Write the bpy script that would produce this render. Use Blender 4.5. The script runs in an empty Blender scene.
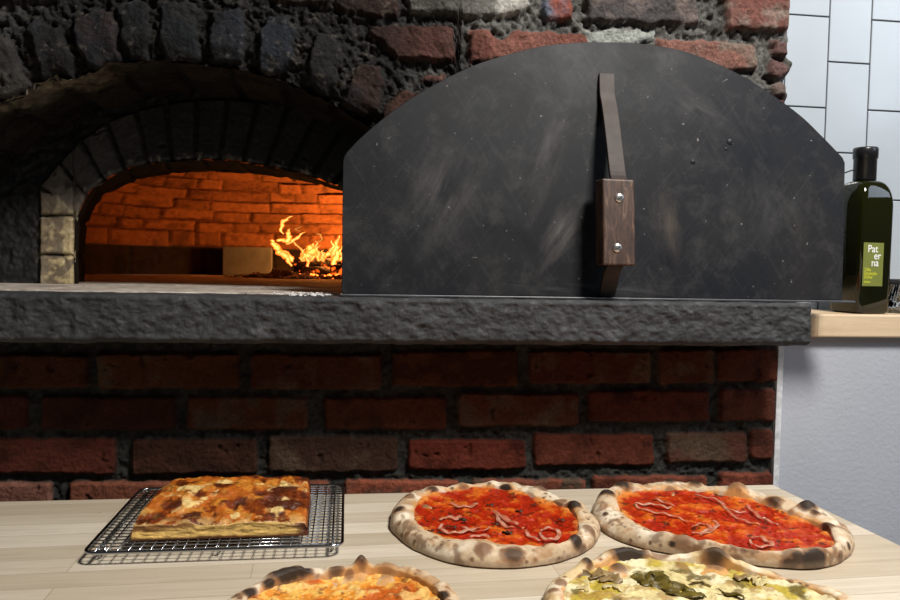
import bpy, bmesh, math, random
import numpy as np
from mathutils import Vector
random.seed(5)
SC = bpy.context.scene
COL = SC.collection
PI = math.pi

# ------------------------------------------------------------------ camera model
FP = 760.0
YAW = math.radians(7.8); PIT = math.atan(35/760.0); ROLL = .019
CAM = np.array([0, -1.209, 1.252])
fw = np.array([math.sin(YAW)*math.cos(PIT), math.cos(YAW)*math.cos(PIT), -math.sin(PIT)])
r0 = np.array([math.cos(YAW), -math.sin(YAW), 0]); u0 = np.cross(r0, fw)
rt = math.cos(ROLL)*r0 + math.sin(ROLL)*u0
up = -math.sin(ROLL)*r0 + math.cos(ROLL)*u0
def ray(x, y): return fw + rt*(x-450)/FP - up*(y-300)/FP
def atY(x, y, Y=0.0):
    d = ray(x, y); return CAM + d*(Y-CAM[1])/d[1]
def atZ(x, y, Z):
    d = ray(x, y); return CAM + d*(Z-CAM[2])/d[2]
def atP(x, y, p0, n):
    d = ray(x, y); p0 = np.array(p0); n = np.array(n)
    return CAM + d*((p0-CAM) @ n)/(d @ n)

# ------------------------------------------------------------------ numpy noise
def _h(ix, iy, iz, s):
    n = (ix*374761393 + iy*668265263 + iz*2147483647 + s*974634777) & 0xffffffff
    n = ((n ^ (n >> 13))*1274126177) & 0xffffffff
    n = ((n ^ (n >> 16))*2246822519) & 0xffffffff
    n = n ^ (n >> 15)
    return (n & 0xffffff)/float(0xffffff)
def vnoise(x, y, z=0.0, s=0):
    x = np.asarray(x, float); y = np.asarray(y, float); z = np.zeros_like(x)+z
    ix = np.floor(x).astype(np.int64); iy = np.floor(y).astype(np.int64); iz = np.floor(z).astype(np.int64)
    fx = x-ix; fy = y-iy; fz = z-iz
    fx = fx*fx*(3-2*fx); fy = fy*fy*(3-2*fy); fz = fz*fz*(3-2*fz)
    r = 0
    for a in (0, 1):
        for b in (0, 1):
            for c in (0, 1):
                w = (fx if a else 1-fx)*(fy if b else 1-fy)*(fz if c else 1-fz)
                r = r + w*_h(ix+a, iy+b, iz+c, s)
    return r*2-1
def fbm(x, y, z=0.0, o=4, s=0):
    r = 0; a = .5; k = 1.0
    for i in range(o):
        r = r + a*vnoise(np.asarray(x)*k, np.asarray(y)*k, np.asarray(z)*k, s+i*17)
        a *= .55; k *= 2.03
    return r
def sstep(a, b, x):
    t = np.clip((x-a)/(b-a), 0, 1); return t*t*(3-2*t)
def mix3(c1, c2, t):
    return c1*(1-t[..., None]) + np.asarray(c2)*t[..., None]

def polysdf(px, pz, poly):
    """signed distance, positive inside"""
    n = len(poly); d = np.full(px.shape, 1e9); ins = np.zeros(px.shape, bool)
    for i in range(n):
        x1, z1 = poly[i]; x2, z2 = poly[(i+1) % n]
        ex, ez = x2-x1, z2-z1
        t = np.clip(((px-x1)*ex+(pz-z1)*ez)/(ex*ex+ez*ez+1e-12), 0, 1)
        d = np.minimum(d, np.hypot(px-x1-t*ex, pz-z1-t*ez))
        c = ((z1 > pz) != (z2 > pz)) & (px < (x2-x1)*(pz-z1)/((z2-z1) if abs(z2-z1) > 1e-9 else 1e-9)+x1)
        ins ^= c
    return np.where(ins, d, -d)

# ------------------------------------------------------------------ object helpers
def link(o, parent=None):
    COL.objects.link(o)
    if parent is not None: o.parent = parent
    return o
def tag(o, label=None, cat=None, group=None, kind=None):
    if label: o['label'] = label
    if cat: o['category'] = cat
    if group: o['group'] = group
    if kind: o['kind'] = kind
    return o
def empty(name, loc, label=None, cat=None, group=None):
    o = bpy.data.objects.new(name, None); o.empty_display_size = .05
    o.location = loc; link(o)
    return tag(o, label, cat, group)
def from_np(name, verts, faces, mat, parent=None, col=None, smooth=True):
    v = np.asarray(verts, float)
    if parent is not None:
        v = v - np.array(parent_world(parent))
    me = bpy.data.meshes.new(name)
    me.from_pydata(v.tolist(), [], [tuple(int(k) for k in f) for f in faces])
    if col is not None:
        a = me.color_attributes.new('Col', 'FLOAT_COLOR', 'POINT')
        c = np.ones((len(v), 4)); c[:, :3] = np.clip(col, 0, 1)
        a.data.foreach_set('color', c.ravel())
    me.validate(); me.update()
    if smooth: me.polygons.foreach_set('use_smooth', [True]*len(me.polygons))
    me.materials.append(mat)
    o = bpy.data.objects.new(name, me)
    return link(o, parent)
def parent_world(p):
    v = Vector((0, 0, 0))
    while p is not None:
        v += p.location; p = p.parent
    return v
def grid_faces(nu, nv, wrapu=False, wrapv=False, flip=False, base=0):
    """verts indexed u*nv+v"""
    U = nu if wrapu else nu-1; V = nv if wrapv else nv-1
    i, j = np.meshgrid(np.arange(U), np.arange(V), indexing='ij')
    i2 = (i+1) % nu; j2 = (j+1) % nv
    q = np.stack([i*nv+j, i2*nv+j, i2*nv+j2, i*nv+j2], -1).reshape(-1, 4)+base
    return q[:, ::-1] if flip else q
def bm_obj(name, bm, mat, parent=None, smooth=False, bevel=0, seg=2):
    off = parent_world(parent) if parent is not None else Vector((0, 0, 0))
    if parent is not None:
        for v in bm.verts: v.co -= off
    bmesh.ops.recalc_face_normals(bm, faces=bm.faces[:])
    me = bpy.data.meshes.new(name); bm.to_mesh(me); bm.free()
    if smooth:
        me.polygons.foreach_set('use_smooth', [True]*len(me.polygons))
    me.materials.append(mat)
    o = bpy.data.objects.new(name, me); link(o, parent)
    if bevel:
        m = o.modifiers.new('b', 'BEVEL'); m.width = bevel; m.segments = seg; m.limit_method = 'ANGLE'
    return o
def add_box(bm, lo, hi):
    vs = [bm.verts.new((x, y, z)) for x in (lo[0], hi[0]) for y in (lo[1], hi[1]) for z in (lo[2], hi[2])]
    for f in ((0, 1, 3, 2), (4, 6, 7, 5), (0, 4, 5, 1), (2, 3, 7, 6), (0, 2, 6, 4), (1, 5, 7, 3)):
        bm.faces.new([vs[i] for i in f])
    return vs
def box(name, lo, hi, mat, parent=None, bevel=0):
    bm = bmesh.new(); add_box(bm, lo, hi)
    return bm_obj(name, bm, mat, parent, bevel=bevel)
def add_tube(bm, pts, r, seg=8, closed=False, flat=1.0, cap=True):
    pts = [Vector(p) for p in pts]; n = len(pts)
    rs = r if hasattr(r, '__len__') else [r]*n
    rings = []; pn = None
    for i, p in enumerate(pts):
        a = pts[(i-1) % n] if (closed or i > 0) else p
        b = pts[(i+1) % n] if (closed or i < n-1) else p
        t = (b-a).normalized()
        if pn is None:
            ref = Vector((0, 0, 1)) if abs(t.z) < .9 else Vector((1, 0, 0))
            nn = (ref - t*ref.dot(t)).normalized()
        else:
            nn = (pn - t*pn.dot(t)).normalized()
        pn = nn; bb = t.cross(nn)
        rings.append([bm.verts.new(p + nn*math.cos(2*PI*k/seg)*rs[i]*flat + bb*math.sin(2*PI*k/seg)*rs[i]) for k in range(seg)])
    m = n if closed else n-1
    for i in range(m):
        A, B = rings[i], rings[(i+1) % n]
        for k in range(seg):
            bm.faces.new((A[k], A[(k+1) % seg], B[(k+1) % seg], B[k]))
    if not closed and cap:
        bm.faces.new(rings[0][::-1]); bm.faces.new(rings[-1])

def cr(pts, n=8, closed=False):
    """catmull-rom resample"""
    P = [np.array(p, float) for p in pts]; N = len(P); out = []
    for i in range(N if closed else N-1):
        if closed: a, b, c, d = P[i-1], P[i], P[(i+1) % N], P[(i+2) % N]
        else: a, b, c, d = P[max(i-1, 0)], P[i], P[i+1], P[min(i+2, N-1)]
        for k in range(n):
            t = k/n
            out.append(.5*((2*b)+(c-a)*t+(2*a-5*b+4*c-d)*t*t+(3*b-a-3*c+d)*t**3))
    if not closed: out.append(P[-1])
    return out

# ------------------------------------------------------------------ materials
def newmat(name):
    m = bpy.data.materials.new(name); m.use_nodes = True
    nt = m.node_tree; b = nt.nodes['Principled BSDF']
    return m, nt, b
def nd(nt, t, **kw):
    n = nt.nodes.new(t)
    for k, v in kw.items(): setattr(n, k, v)
    return n
def noise(nt, scale, detail=6, rough=.6, vec=None, dist=0):
    n = nd(nt, 'ShaderNodeTexNoise'); n.inputs['Scale'].default_value = scale
    n.inputs['Detail'].default_value = detail; n.inputs['Roughness'].default_value = rough
    n.inputs['Distortion'].default_value = dist
    if vec is not None: nt.links.new(vec, n.inputs['Vector'])
    return n
def ramp(nt, fac, stops):
    r = nd(nt, 'ShaderNodeValToRGB'); nt.links.new(fac, r.inputs[0])
    e = r.color_ramp.elements
    while len(e) < len(stops): e.new(.5)
    for el, (p, c) in zip(e, stops):
        el.position = p; el.color = (*c, 1) if len(c) == 3 else c
    return r.outputs[0]
def mixc(nt, a, b, fac, mode='MIX'):
    m = nd(nt, 'ShaderNodeMix', data_type='RGBA', blend_type=mode)
    for sock, v in ((m.inputs[6], a), (m.inputs[7], b), (m.inputs[0], fac)):
        if hasattr(v, 'node'): nt.links.new(v, sock)
        elif isinstance(v, (int, float)): sock.default_value = v
        else: sock.default_value = (*v, 1)
    return m.outputs[2]
def bump(nt, bs, h, strength=.3, dist=.01, prev=None):
    b = nd(nt, 'ShaderNodeBump'); b.inputs['Strength'].default_value = strength; b.inputs['Distance'].default_value = dist
    nt.links.new(h, b.inputs['Height'])
    if prev is not None: nt.links.new(prev, b.inputs['Normal'])
    nt.links.new(b.outputs[0], bs.inputs['Normal']); return b.outputs[0]
def mapping2(nt, rot, scale):
    a = mapping(nt, (1, 1, 1), rot); m = nd(nt, 'ShaderNodeMapping'); m.inputs['Scale'].default_value = scale
    nt.links.new(a, m.inputs['Vector']); return m.outputs[0]
def mapping(nt, scale=(1, 1, 1), rot=(0, 0, 0)):
    t = nd(nt, 'ShaderNodeTexCoord'); m = nd(nt, 'ShaderNodeMapping')
    m.inputs['Scale'].default_value = scale; m.inputs['Rotation'].default_value = rot
    nt.links.new(t.outputs['Object'], m.inputs['Vector']); return m.outputs[0]
def plain(name, c, rough=.5, metal=0, bs=0, bd=.002, nscale=80, var=.25, **kw):
    m, nt, b = newmat(name)
    v = mapping(nt)
    n = noise(nt, nscale, 5, .6, v)
    c = np.array(c)
    nt.links.new(ramp(nt, n.outputs[0], [(.3, tuple(c*(1-var))), (.7, tuple(np.clip(c*(1+var), 0, 1)))]), b.inputs['Base Color'])
    b.inputs['Roughness'].default_value = rough; b.inputs['Metallic'].default_value = metal
    if bs: bump(nt, b, n.outputs[0], bs, bd)
    for k, x in kw.items(): b.inputs[k].default_value = x
    return m
def vcol(name, rough=.8, nscale=120, var=.35, bs=.5, bd=.002, sss=0, spec=.5, rvar=0, coat=0):
    """material whose colour comes from the surface's own colour attribute plus fine grain"""
    m, nt, b = newmat(name)
    a = nd(nt, 'ShaderNodeAttribute', attribute_name='Col')
    v = mapping(nt)
    n = noise(nt, nscale, 8, .65, v)
    g = ramp(nt, n.outputs[0], [(.25, (1-var,)*3), (.75, (1+var,)*3)])
    nt.links.new(mixc(nt, a.outputs[0], g, 1.0, 'MULTIPLY'), b.inputs['Base Color'])
    b.inputs['Roughness'].default_value = rough; b.inputs['Specular IOR Level'].default_value = spec
    if rvar:
        n3 = noise(nt, nscale*.2, 4, .6, v)
        rr = ramp(nt, n3.outputs[0], [(.35, (rough-rvar,)*3), (.65, (min(1, rough+rvar),)*3)])
        nt.links.new(rr, b.inputs['Roughness'])
    n2 = noise(nt, nscale*3, 6, .7, v)
    p = bump(nt, b, n2.outputs[0], bs*.6, bd*.5); bump(nt, b, n.outputs[0], bs, bd, p)
    if sss:
        b.inputs['Subsurface Weight'].default_value = sss
        b.inputs['Subsurface Radius'].default_value = (.01, .006, .003); b.inputs['Subsurface Scale'].default_value = .5
    if coat: b.inputs['Coat Weight'].default_value = coat; b.inputs['Coat Roughness'].default_value = .15
    return m

M_BRICK = vcol('old_brick_and_mortar', .88, 170, .55, 1.0, .005, spec=.22)
M_BASE = vcol('old_brick_of_the_base', .9, 200, .4, .9, .003, spec=.15)
M_SOOT = vcol('sooty_brick', .7, 90, .4, .6, .002, spec=.4)
M_BLACK = vcol('black_soot', .95, 90, .4, .6, .002, spec=.08)
M_CHAMBER = vcol('oven_chamber_brick', .9, 70, .3, .5, .003, spec=.2)
M_DOUGH = vcol('baked_dough', .62, 170, .16, .35, .0012, sss=.08, spec=.3)
M_SAUCE = vcol('tomato_sauce', .3, 230, .35, .7, .0016, spec=.5, rvar=.12)
M_CHEESE = vcol('melted_cheese_topping', .33, 200, .2, .6, .0015, spec=.5, rvar=.12)
M_FOCACCIA = vcol('baked_cheese_crust', .38, 150, .28, .6, .002, spec=.5, rvar=.14)

# ------------------------------------------------------------------ brick relief generator
def relief(X, Z, bricks, mort_col, brick_h=.009, mort_rough=.004, warp=.003, edge=.006, seed=0, mfreq=90, bfreq=30, brough=.0025):
    """bricks: list of (polygon in X/Z, colour, height offset, rough colour mix).  Returns height and colour."""
    wx = X + warp*fbm(X*60, Z*60, 0, 3, seed); wz = Z + warp*fbm(X*60+31, Z*60+7, 0, 3, seed+3)
    mort = mort_rough*(fbm(X*mfreq, Z*mfreq, 0, 4, seed+5)*1.6)
    mc = np.zeros(X.shape+(3,)) + np.array(mort_col)
    mv = fbm(X*140, Z*140, 0, 4, seed+8)
    mc = mc*(1+.55*mv[..., None]+.4*fbm(X*18, Z*18, 0, 3, seed+4)[..., None])
    H = mort.copy(); C = mc
    for k, b in enumerate(bricks):
        poly, c, off = b[0], np.array(b[1]), b[2]
        c2 = np.array(b[3]) if len(b) > 3 and b[3] is not None else c*.55
        amt = b[4] if len(b) > 4 else .5
        P = np.array(poly); m = .02
        sel = (X > P[:, 0].min()-m) & (X < P[:, 0].max()+m) & (Z > P[:, 1].min()-m) & (Z < P[:, 1].max()+m)
        if not sel.any(): continue
        x, z = wx[sel], wz[sel]
        d = polysdf(x, z, poly)
        t = sstep(-.0015, edge, d)
        tc = sstep(-.0012, .0016, d)
        xo, zo = X[sel], Z[sel]
        hb = brick_h + off + brough*fbm(xo*bfreq+k*9.1, zo*bfreq, k*3.3, 4, seed+9) + .0012*fbm(xo*220, zo*220, 0, 2, seed+2)
        pits = sstep(.42, .62, fbm(xo*55+k*5, zo*55, k, 3, seed+12))
        hb = hb - pits*.0035
        H[sel] = H[sel]*(1-t) + hb*t
        n1 = fbm(xo*24+k*7, zo*24, k*1.7, 4, seed+21)
        f = sstep(.57-amt*.5, 1.05-amt*.6, n1*.9+.5)
        cc = c[None, :]*(1-f[:, None]) + c2[None, :]*f[:, None]
        cc = cc*(1+.22*fbm(xo*90, zo*90, k, 3, seed+33)[:, None])*(1-.35*pits[:, None])
        C[sel] = C[sel]*(1-tc[:, None]) + cc*tc[:, None]
    return H, C

def pxpoly(pts, Y=0.0):
    return [(p[0], p[2]) for p in (atY(x, y, Y) for x, y in pts)]
def pxrect(x0, y0, x1, y1, Y=0.0, j=1.5, rnd=random):
    J = lambda: rnd.uniform(-j, j)*.6
    r = 3
    pts = [(x0+r, y0+J()), ((x0+x1)/2, y0+J()), (x1-r, y0+J()), (x1+J()*.4, y0+r), (x1+J()*.4, y1-r), (x1-r, y1+J()), ((x0+x1)/2, y1+J()), (x0+r, y1+J()), (x0+J()*.4, y1-r), (x0+J()*.4, y0+r)]
    return pxpoly(pts, Y)

# ================================================================== PIZZA OVEN
ZH = 1.203          # hearth level
oven = empty('pizza_oven', (0.0, 0.15, 0.0), 'old brick wood-fired pizza oven with soot-blackened double arch, stone ledge and lit chamber', 'pizza oven')

# ---- lower brick base
RED = np.array((.15, .040, .024)); DRK = np.array((.075, .030, .022))
rows = [
 [(-70, 353, 91, 387), (98, 352, 240, 388), (250, 353, 382, 389), (391, 350, 518, 386), (528, 350, 650, 383), (657, 348, 713, 383), (716, 348, 777, 381)],
 [(-100, 394, 30, 430), (42, 394, 177, 429), (187, 395, 308, 430), (324, 396, 447, 429), (457, 392, 578, 426), (587, 389, 708, 421), (718, 388, 774, 420)],
 [(-60, 437, 117, 473), (133, 438, 258, 473), (268, 435, 398, 471), (408, 438, 525, 469), (532, 433, 653, 465), (664, 431, 745, 462), (747, 428, 771.5, 458)],
 [(-100, 482, 54, 517), (70, 481, 190, 517), (203, 480, 330, 516), (343, 479, 460, 515), (471, 478, 585, 512), (591, 475, 706, 509), (717, 471, 771, 505)],
]
cols = [
 [(.12, .045, .022), (.135, .05, .022), (.12, .04, .022), (.14, .05, .026), (.12, .036, .022), (.13, .042, .024), (.16, .05, .03)],
 [(.12, .035, .026), (.085, .03, .022), (.16, .055, .03), (.15, .05, .026), (.14, .046, .026), (.15, .042, .026), (.19, .062, .04)],
 [(.17, .048, .032), (.10, .042, .028), (.085, .045, .032), (.22, .05, .03), (.20, .056, .034), (.15, .062, .045), (.19, .062, .042)],
 [(.40, .19, .15), (.38, .14, .09), (.34, .11, .07), (.46, .14, .085), (.36, .12, .08), (.32, .10, .065), (.34, .10, .065)],  # lighter bottom row: light reaching past the ledge's shadow, painted into the brick colours
]
bricks = []
rr = random.Random(3)
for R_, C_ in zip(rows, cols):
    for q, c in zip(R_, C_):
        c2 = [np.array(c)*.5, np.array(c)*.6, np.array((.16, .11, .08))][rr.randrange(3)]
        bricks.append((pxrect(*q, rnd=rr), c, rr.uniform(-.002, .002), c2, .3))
# rows further down, out of the photograph's view behind the table
for k in range(2):
    z1 = .873-.066*k-.004
    for i in range(9):
        x0 = -1.16+i*.214+(k % 2)*.1
        x1 = min(x0+.203, .732)
        bricks.append(([(x0, z1-.056), (x1, z1-.056), (x1, z1), (x0, z1)], (.2, .05, .035), 0, None, .3))
XR = .733
nx, nz = 900, 230
xs = np.linspace(-1.0, XR, nx); zs = np.linspace(.72, 1.150, nz)
X, Z = np.meshgrid(xs, zs, indexing='ij')
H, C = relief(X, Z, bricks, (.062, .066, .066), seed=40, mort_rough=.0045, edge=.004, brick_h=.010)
efade = sstep(0, .006, XR-X)
Y = -(H*1.0)*efade + .006*(1-efade)
V = np.stack([X, Y, Z], -1).reshape(-1, 3)
F_ = grid_faces(nx, nz)
# returns at right end + plain wall below
base = len(V)
extra = np.array([[XR, .006, .72], [XR, .006, 1.15], [XR, .16, .72], [XR, .16, 1.15], [-1.0, .012, 0], [XR, .012, 0], [XR, .16, 0], [-1, .012, .73], [XR, .012, .73]])
V = np.vstack([V, extra]); C = np.vstack([C.reshape(-1, 3), np.tile([.1, .05, .04], (9, 1))])
F_ = [tuple(f) for f in F_] + [(base, base+2, base+3, base+1), (base+4, base+5, base+8, base+7), (base+5, base+6, base+2, base)]
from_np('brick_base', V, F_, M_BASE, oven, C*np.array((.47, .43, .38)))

# ---- facade with arch
intr_px = [(-108, 300), (-106, 240), (-100, 205), (-84, 178), (-60, 152), (-35, 125), (-15, 106), (0, 101), (14, 98), (30, 88), (50, 80), (75, 77), (93, 70), (118, 63), (156, 60.5), (202, 64), (241, 69), (262, 74), (288, 81), (320, 95), (345, 109), (368, 122), (395, 142), (420, 165), (440, 195), (452, 230), (456, 300)]
intr = np.array([atY(x, y, 0)[[0, 2]] for x, y in intr_px])
intr[0, 1] = ZH-.01; intr[-1, 1] = ZH-.01
ic = np.array(cr(intr, 6))
AX0, AX1 = intr[0, 0], intr[-1, 0]
rb = lambda *p: pxpoly(p)
BR = (.22, .092, .07); GR = (.20, .19, .18); DB = (.028, .030, .036)
up_b = [
 (rb((335, -14), (397, -14), (398, 19), (392, 20), (344, 14), (336, 8)), BR, .002, (.14, .07, .05), .4),
 (rb((404, -14), (526, -16), (530, 8), (522, 17), (470, 18), (408, 15)), (.62, .60, .54), .004, (.20, .19, .17), .75),
 (rb((541, -16), (570, -16), (572, 22), (545, 21), (540, 10)), (.30, .09, .06), .003, (.16, .18, .24), .4),
 (rb((370, 26), (452, 27), (457, 61), (452, 63), (397, 60), (385, 51), (370, 36)), (.27, .115, .09), .004, (.20, .075, .055), .5),
 (rb((470, 30), (488, 31), (501, 41), (510, 31), (585, 36), (592, 48), (560, 62), (470, 64), (467, 50)), (.27, .11, .082), .003, (.20, .07, .05), .45),
 (rb((582, -16), (695, -16), (697, 26), (640, 27), (586, 24)), (.21, .165, .15), .004, (.085, .075, .075), .6),
 (rb((583, 29), (655, 31), (652, 42), (600, 52), (588, 44)), (.42, .44, .40), -.003, (.28, .28, .26), .4),
 (rb((655, 40), (700, 41), (755, 45), (757, 70), (750, 74), (700, 72), (655, 66)), (.28, .13, .10), .003, (.26, .19, .15), .5),
 (rb((722, -16), (788, -16), (790, 30), (783, 34), (725, 31)), (.22, .09, .072), .005, (.30, .24, .20), .55),
 (rb((767, 41), (785, 42), (786, 58), (768, 58)), (.16, .09, .08), .004, None, .4),
 (rb((766, 61), (784, 63), (786, 76), (778, 81), (767, 78)), (.17, .095, .085), .005, None, .4),
 (rb((768, 85), (784, 85), (786, 100), (770, 98)), (.36, .26, .22), .003, None, .4),
 (rb((380, 122), (383, 108), (404, 90), (420, 92), (410, 118)), (.24, .10, .07), .0, None, .5),
 (rb((424, 74), (447, 75), (442, 86), (420, 82)), (.26, .11, .08), -.003, None, .5),
 (rb((262, -10), (330, -12), (334, 6), (300, 5), (270, 1)), (.07, .045, .035), .0, None, .5),
 (rb((0, -14), (60, -14), (62, 2), (20, 6), (0, 3)), (.05, .045, .038), .0, None, .5),
 # voussoirs
 (rb((-50, 60), (-26, 50), (-6, 95), (-14, 112), (-32, 118)), (.10, .085, .07), .004, None, .5),
 (rb((-18, 42), (4, 36), (11, 40), (19, 57), (27, 83), (15, 96), (0, 98), (-12, 92)), (.20, .175, .155), .006, (.10, .085, .08), .5),
 (rb((27, 29), (38, 22), (62, 28), (66, 36), (77, 66), (70, 77), (58, 71), (53, 78), (45, 80), (38, 72), (36, 52), (32, 40)), (.055, .058, .066), .006, (.12, .12, .13), .45),
 (rb((76, 20), (95, 11), (115, 14), (121, 55), (118, 62), (95, 68), (84, 64), (77, 48)), DB, .005, (.06, .04, .038), .4),
 (rb((118, 8), (130, 3), (148, 3), (151, 40), (146, 58), (128, 58), (122, 45)), (.032, .033, .038), .004, (.02, .02, .022), .4),
 (rb((160, 6), (170, 2), (195, 3), (197, 30), (202, 60), (196, 62), (172, 61), (160, 50)), (.022, .025, .03), .004, (.035, .034, .034), .5),
 (rb((211, 14), (225, 10), (245, 12), (246, 40), (243, 64), (236, 66), (212, 62), (209, 40)), (.036, .04, .052), .005, (.025, .025, .028), .5),
 (rb((258, 70), (258, 35), (270, 17), (288, 18), (296, 31), (293, 62), (283, 74), (272, 77)), (.055, .065, .09), .007, (.035, .04, .05), .5),
 (rb((307, 67), (317, 33), (336, 38), (341, 50), (343, 66), (327, 93), (319, 92), (309, 80)), (.085, .09, .105), .007, (.16, .165, .185), .55),
 (rb((357, 65), (381, 65), (384, 85), (378, 110), (368, 119), (345, 106), (340, 101), (350, 85)), (.13, .062, .048), .004, (.07, .07, .08), .4),
 (rb((392, 124), (420, 112), (440, 140), (428, 158)), (.1, .07, .06), .003, None, .4),
]
# courses out of the photograph's view, above and behind the door
for k in range(5):
    for i in range(8):
        x0 = -1.0+i*.214+(k % 2)*.107; z0 = 1.70+.068*k
        if x0 > XR-.03: continue
        up_b.append(([(x0, z0), (min(x0+.203, XR), z0), (min(x0+.203, XR), z0+.057), (x0, z0+.057)], (.24, .09, .06), .002, None, .5))
for k in range(5):
    for i in range(4):
        x0 = .17+i*.214-(k % 2)*.1; z0 = 1.21+.068*k; x1 = min(x0+.203, XR)
        if x1-x0 > .03: up_b.append(([(x0, z0), (x1, z0), (x1, z0+.057), (x0, z0+.057)], (.22, .08, .055), 0, None, .5))
nx, nz = 700, 250
xs = np.sort(np.concatenate([np.linspace(-1.05, XR, nx-4), [AX0-1e-4, AX0+1e-4, AX1-1e-4, AX1+1e-4]]))
ro = fbm(xs*45, xs*0+3, 0, 4, 77)*.006
zl = np.where((xs > AX0) & (xs < AX1), np.interp(xs, ic[:, 0], ic[:, 1]) + ro, ZH-.005)
zt = 2.02
tt = np.linspace(0, 1, nz)
X = np.repeat(xs[:, None], nz, 1); Z = zl[:, None] + (zt-zl[:, None])*tt[None, :]
H, C = relief(X, Z, up_b, (.15, .145, .135), brick_h=.010, mort_rough=.0085, warp=.006, edge=.005, seed=90, mfreq=120, brough=.005, bfreq=45)
# soot: the mortar round the arch is black with smoke deposits (a stain fixed to the masonry)
pX = (atY(165, 60)[0]); 
soot = sstep(1.0, .0, (X - atY(395, 60)[0])/.16+.5*fbm(X*12, Z*12, 0, 3, 5)) 
dark = np.array((.012, .0105, .009))
lum = C.mean(-1)
mm = np.clip(soot, 0, 1)*sstep(.03, .10, lum)
lft = sstep(atY(60, 60)[0], atY(0, 60)[0], X)
mm = mm*(1-.45*lft)
C = C*(1-mm[..., None]) + (dark + C*.13)*mm[..., None]
dust = sstep(.28, .5, fbm(X*130, Z*130, 0, 3, 8))*sstep(.0, .25, fbm(X*14, Z*14, 0, 3, 18)+.1)*soot
C = C + dust[..., None]*np.array((.13, .11, .085))*.8
edgef = sstep(0, .012, XR-X)
lowf = sstep(0, .035, Z-zl[:, None])
Yv = -(H*edgef) + (1-lowf)*.012 + (1-edgef)*(.008+.02*(fbm(Z*40, Z*0, 0, 3, 2)))
V = np.stack([X + (1-edgef)*.006*fbm(Z*50, X*0, 0, 3, 6), Yv, Z], -1).reshape(-1, 3)
o = from_np('arched_face', V, grid_faces(nx, nz), M_BRICK, oven, C.reshape(-1, 3)*(.66-.20*np.clip(soot, 0, 1).reshape(-1, 1)))

# side and top shell so that the oven is a closed body
bm = bmesh.new()
def quad(bm, *p): bm.faces.new([bm.verts.new(q) for q in p])
ZT = 2.02
quad(bm, (XR-.004, .012, 1.13), (XR-.004, 1.75, 1.13), (XR-.004, 1.75, ZT), (XR-.004, .012, ZT))
quad(bm, (-1.2, .02, ZT), (XR-.004, .02, ZT), (XR-.004, 1.75, ZT), (-1.2, 1.75, ZT))
quad(bm, (-1.2, 1.75, 0), (XR, 1.75, 0), (XR, 1.75, ZT), (-1.2, 1.75, ZT))
quad(bm, (-1.2, .02, 0), (-1.2, 1.75, 0), (-1.2, 1.75, ZT), (-1.2, .02, ZT))
bm_obj('outer_shell', bm, plain('shell_mortar', (.12, .1, .09), .9, bs=.4, bd=.004, nscale=40), oven)

# ---- outer arch soffit (underside), brick pattern in (s, depth)
ic2 = np.array(cr(intr, 14))
seg = np.r_[0, np.cumsum(np.hypot(*np.diff(ic2, axis=0).T))]
S = np.linspace(0, seg[-1], 620); nd_ = 70
sx = np.interp(S, seg, ic2[:, 0]); sz = np.interp(S, seg, ic2[:, 1])
tx = np.gradient(sx); tz = np.gradient(sz); L = np.hypot(tx, tz); tx /= L; tz /= L
YI = .22
dd = np.linspace(.004, YI+.03, nd_)
SS, DD = np.meshgrid(S, dd, indexing='ij')
sb = []
k = 0; s0 = 0
rs = random.Random(8)
while s0 < seg[-1]:
    w = .085
    for (a, b) in ((.0, .105), (.115, .26)) if k % 2 else ((.0, .06), (.07, .19), (.2, .26)):
        c = rs.choice([(.022, .016, .011), (.016, .012, .009), (.026, .018, .012)])
        sb.append(([(s0+.006, a), (s0+w-.004, a), (s0+w-.004, b), (s0+.006, b)], c, rs.uniform(-.003, .004), None, .4))
    s0 += w; k += 1
H, C = relief(SS, DD, sb, (.012, .010, .008), brick_h=.006, mort_rough=.006, seed=123)
front = sstep(.10, .0, DD + .05*fbm(SS*14, DD*14, 0, 3, 4))*sstep(.62, .40, SS)
H = H + front*.010*fbm(SS*60, DD*60, 0, 4, 31)
C = C + front[..., None]*(np.array((.16, .14, .10))*(.6+.9*fbm(SS*90, DD*90, 0, 3, 32)[..., None]))
nrx, nrz = tz, -tx      # inward (down) normal
V = np.stack([sx[:, None]+nrx[:, None]*(H-.004), DD, sz[:, None]+nrz[:, None]*(H-.004)], -1).reshape(-1, 3)
o = from_np('arch_underside', V, grid_faces(len(S), nd_), M_BLACK, oven, C.reshape(-1, 3))

# ---- inner arch wall at Y = YI
def ipx(*p): return [tuple(atY(x, y, YI)[[0, 2]]) for x, y in p]
inn_px = [(75, 287), (75, 262), (75, 240), (78, 218), (92, 190), (124, 171), (156, 163), (190, 160), (218, 160), (249, 163), (288, 170), (325, 181), (350, 193), (365, 215), (372, 240), (374, 290)]
inn = np.array(ipx(*inn_px)); inn[0, 1] = ZH-.01; inn[-1, 1] = ZH-.01
ext_px = [(39, 235), (41, 187), (70, 152), (105, 124), (142, 110), (179, 102), (214, 100), (247, 101), (280, 105), (311, 111), (350, 125), (385, 150), (405, 187), (408, 235)]
ext = np.array(ipx(*ext_px))
icv = np.array(cr(inn, 8)); ecv = np.array(cr(ext, 10))
def resamp(c, n):
    s = np.r_[0, np.cumsum(np.hypot(*np.diff(c, axis=0).T))]; q = np.linspace(0, s[-1], n)
    return np.stack([np.interp(q, s, c[:, 0]), np.interp(q, s, c[:, 1])], -1)
mid = inn[3:14]
vi = resamp(np.array(cr(mid, 8)), 15); ve = resamp(np.array(cr(ext[1:13], 8)), 15)
ib = []
vc = random.Random(12)
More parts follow.
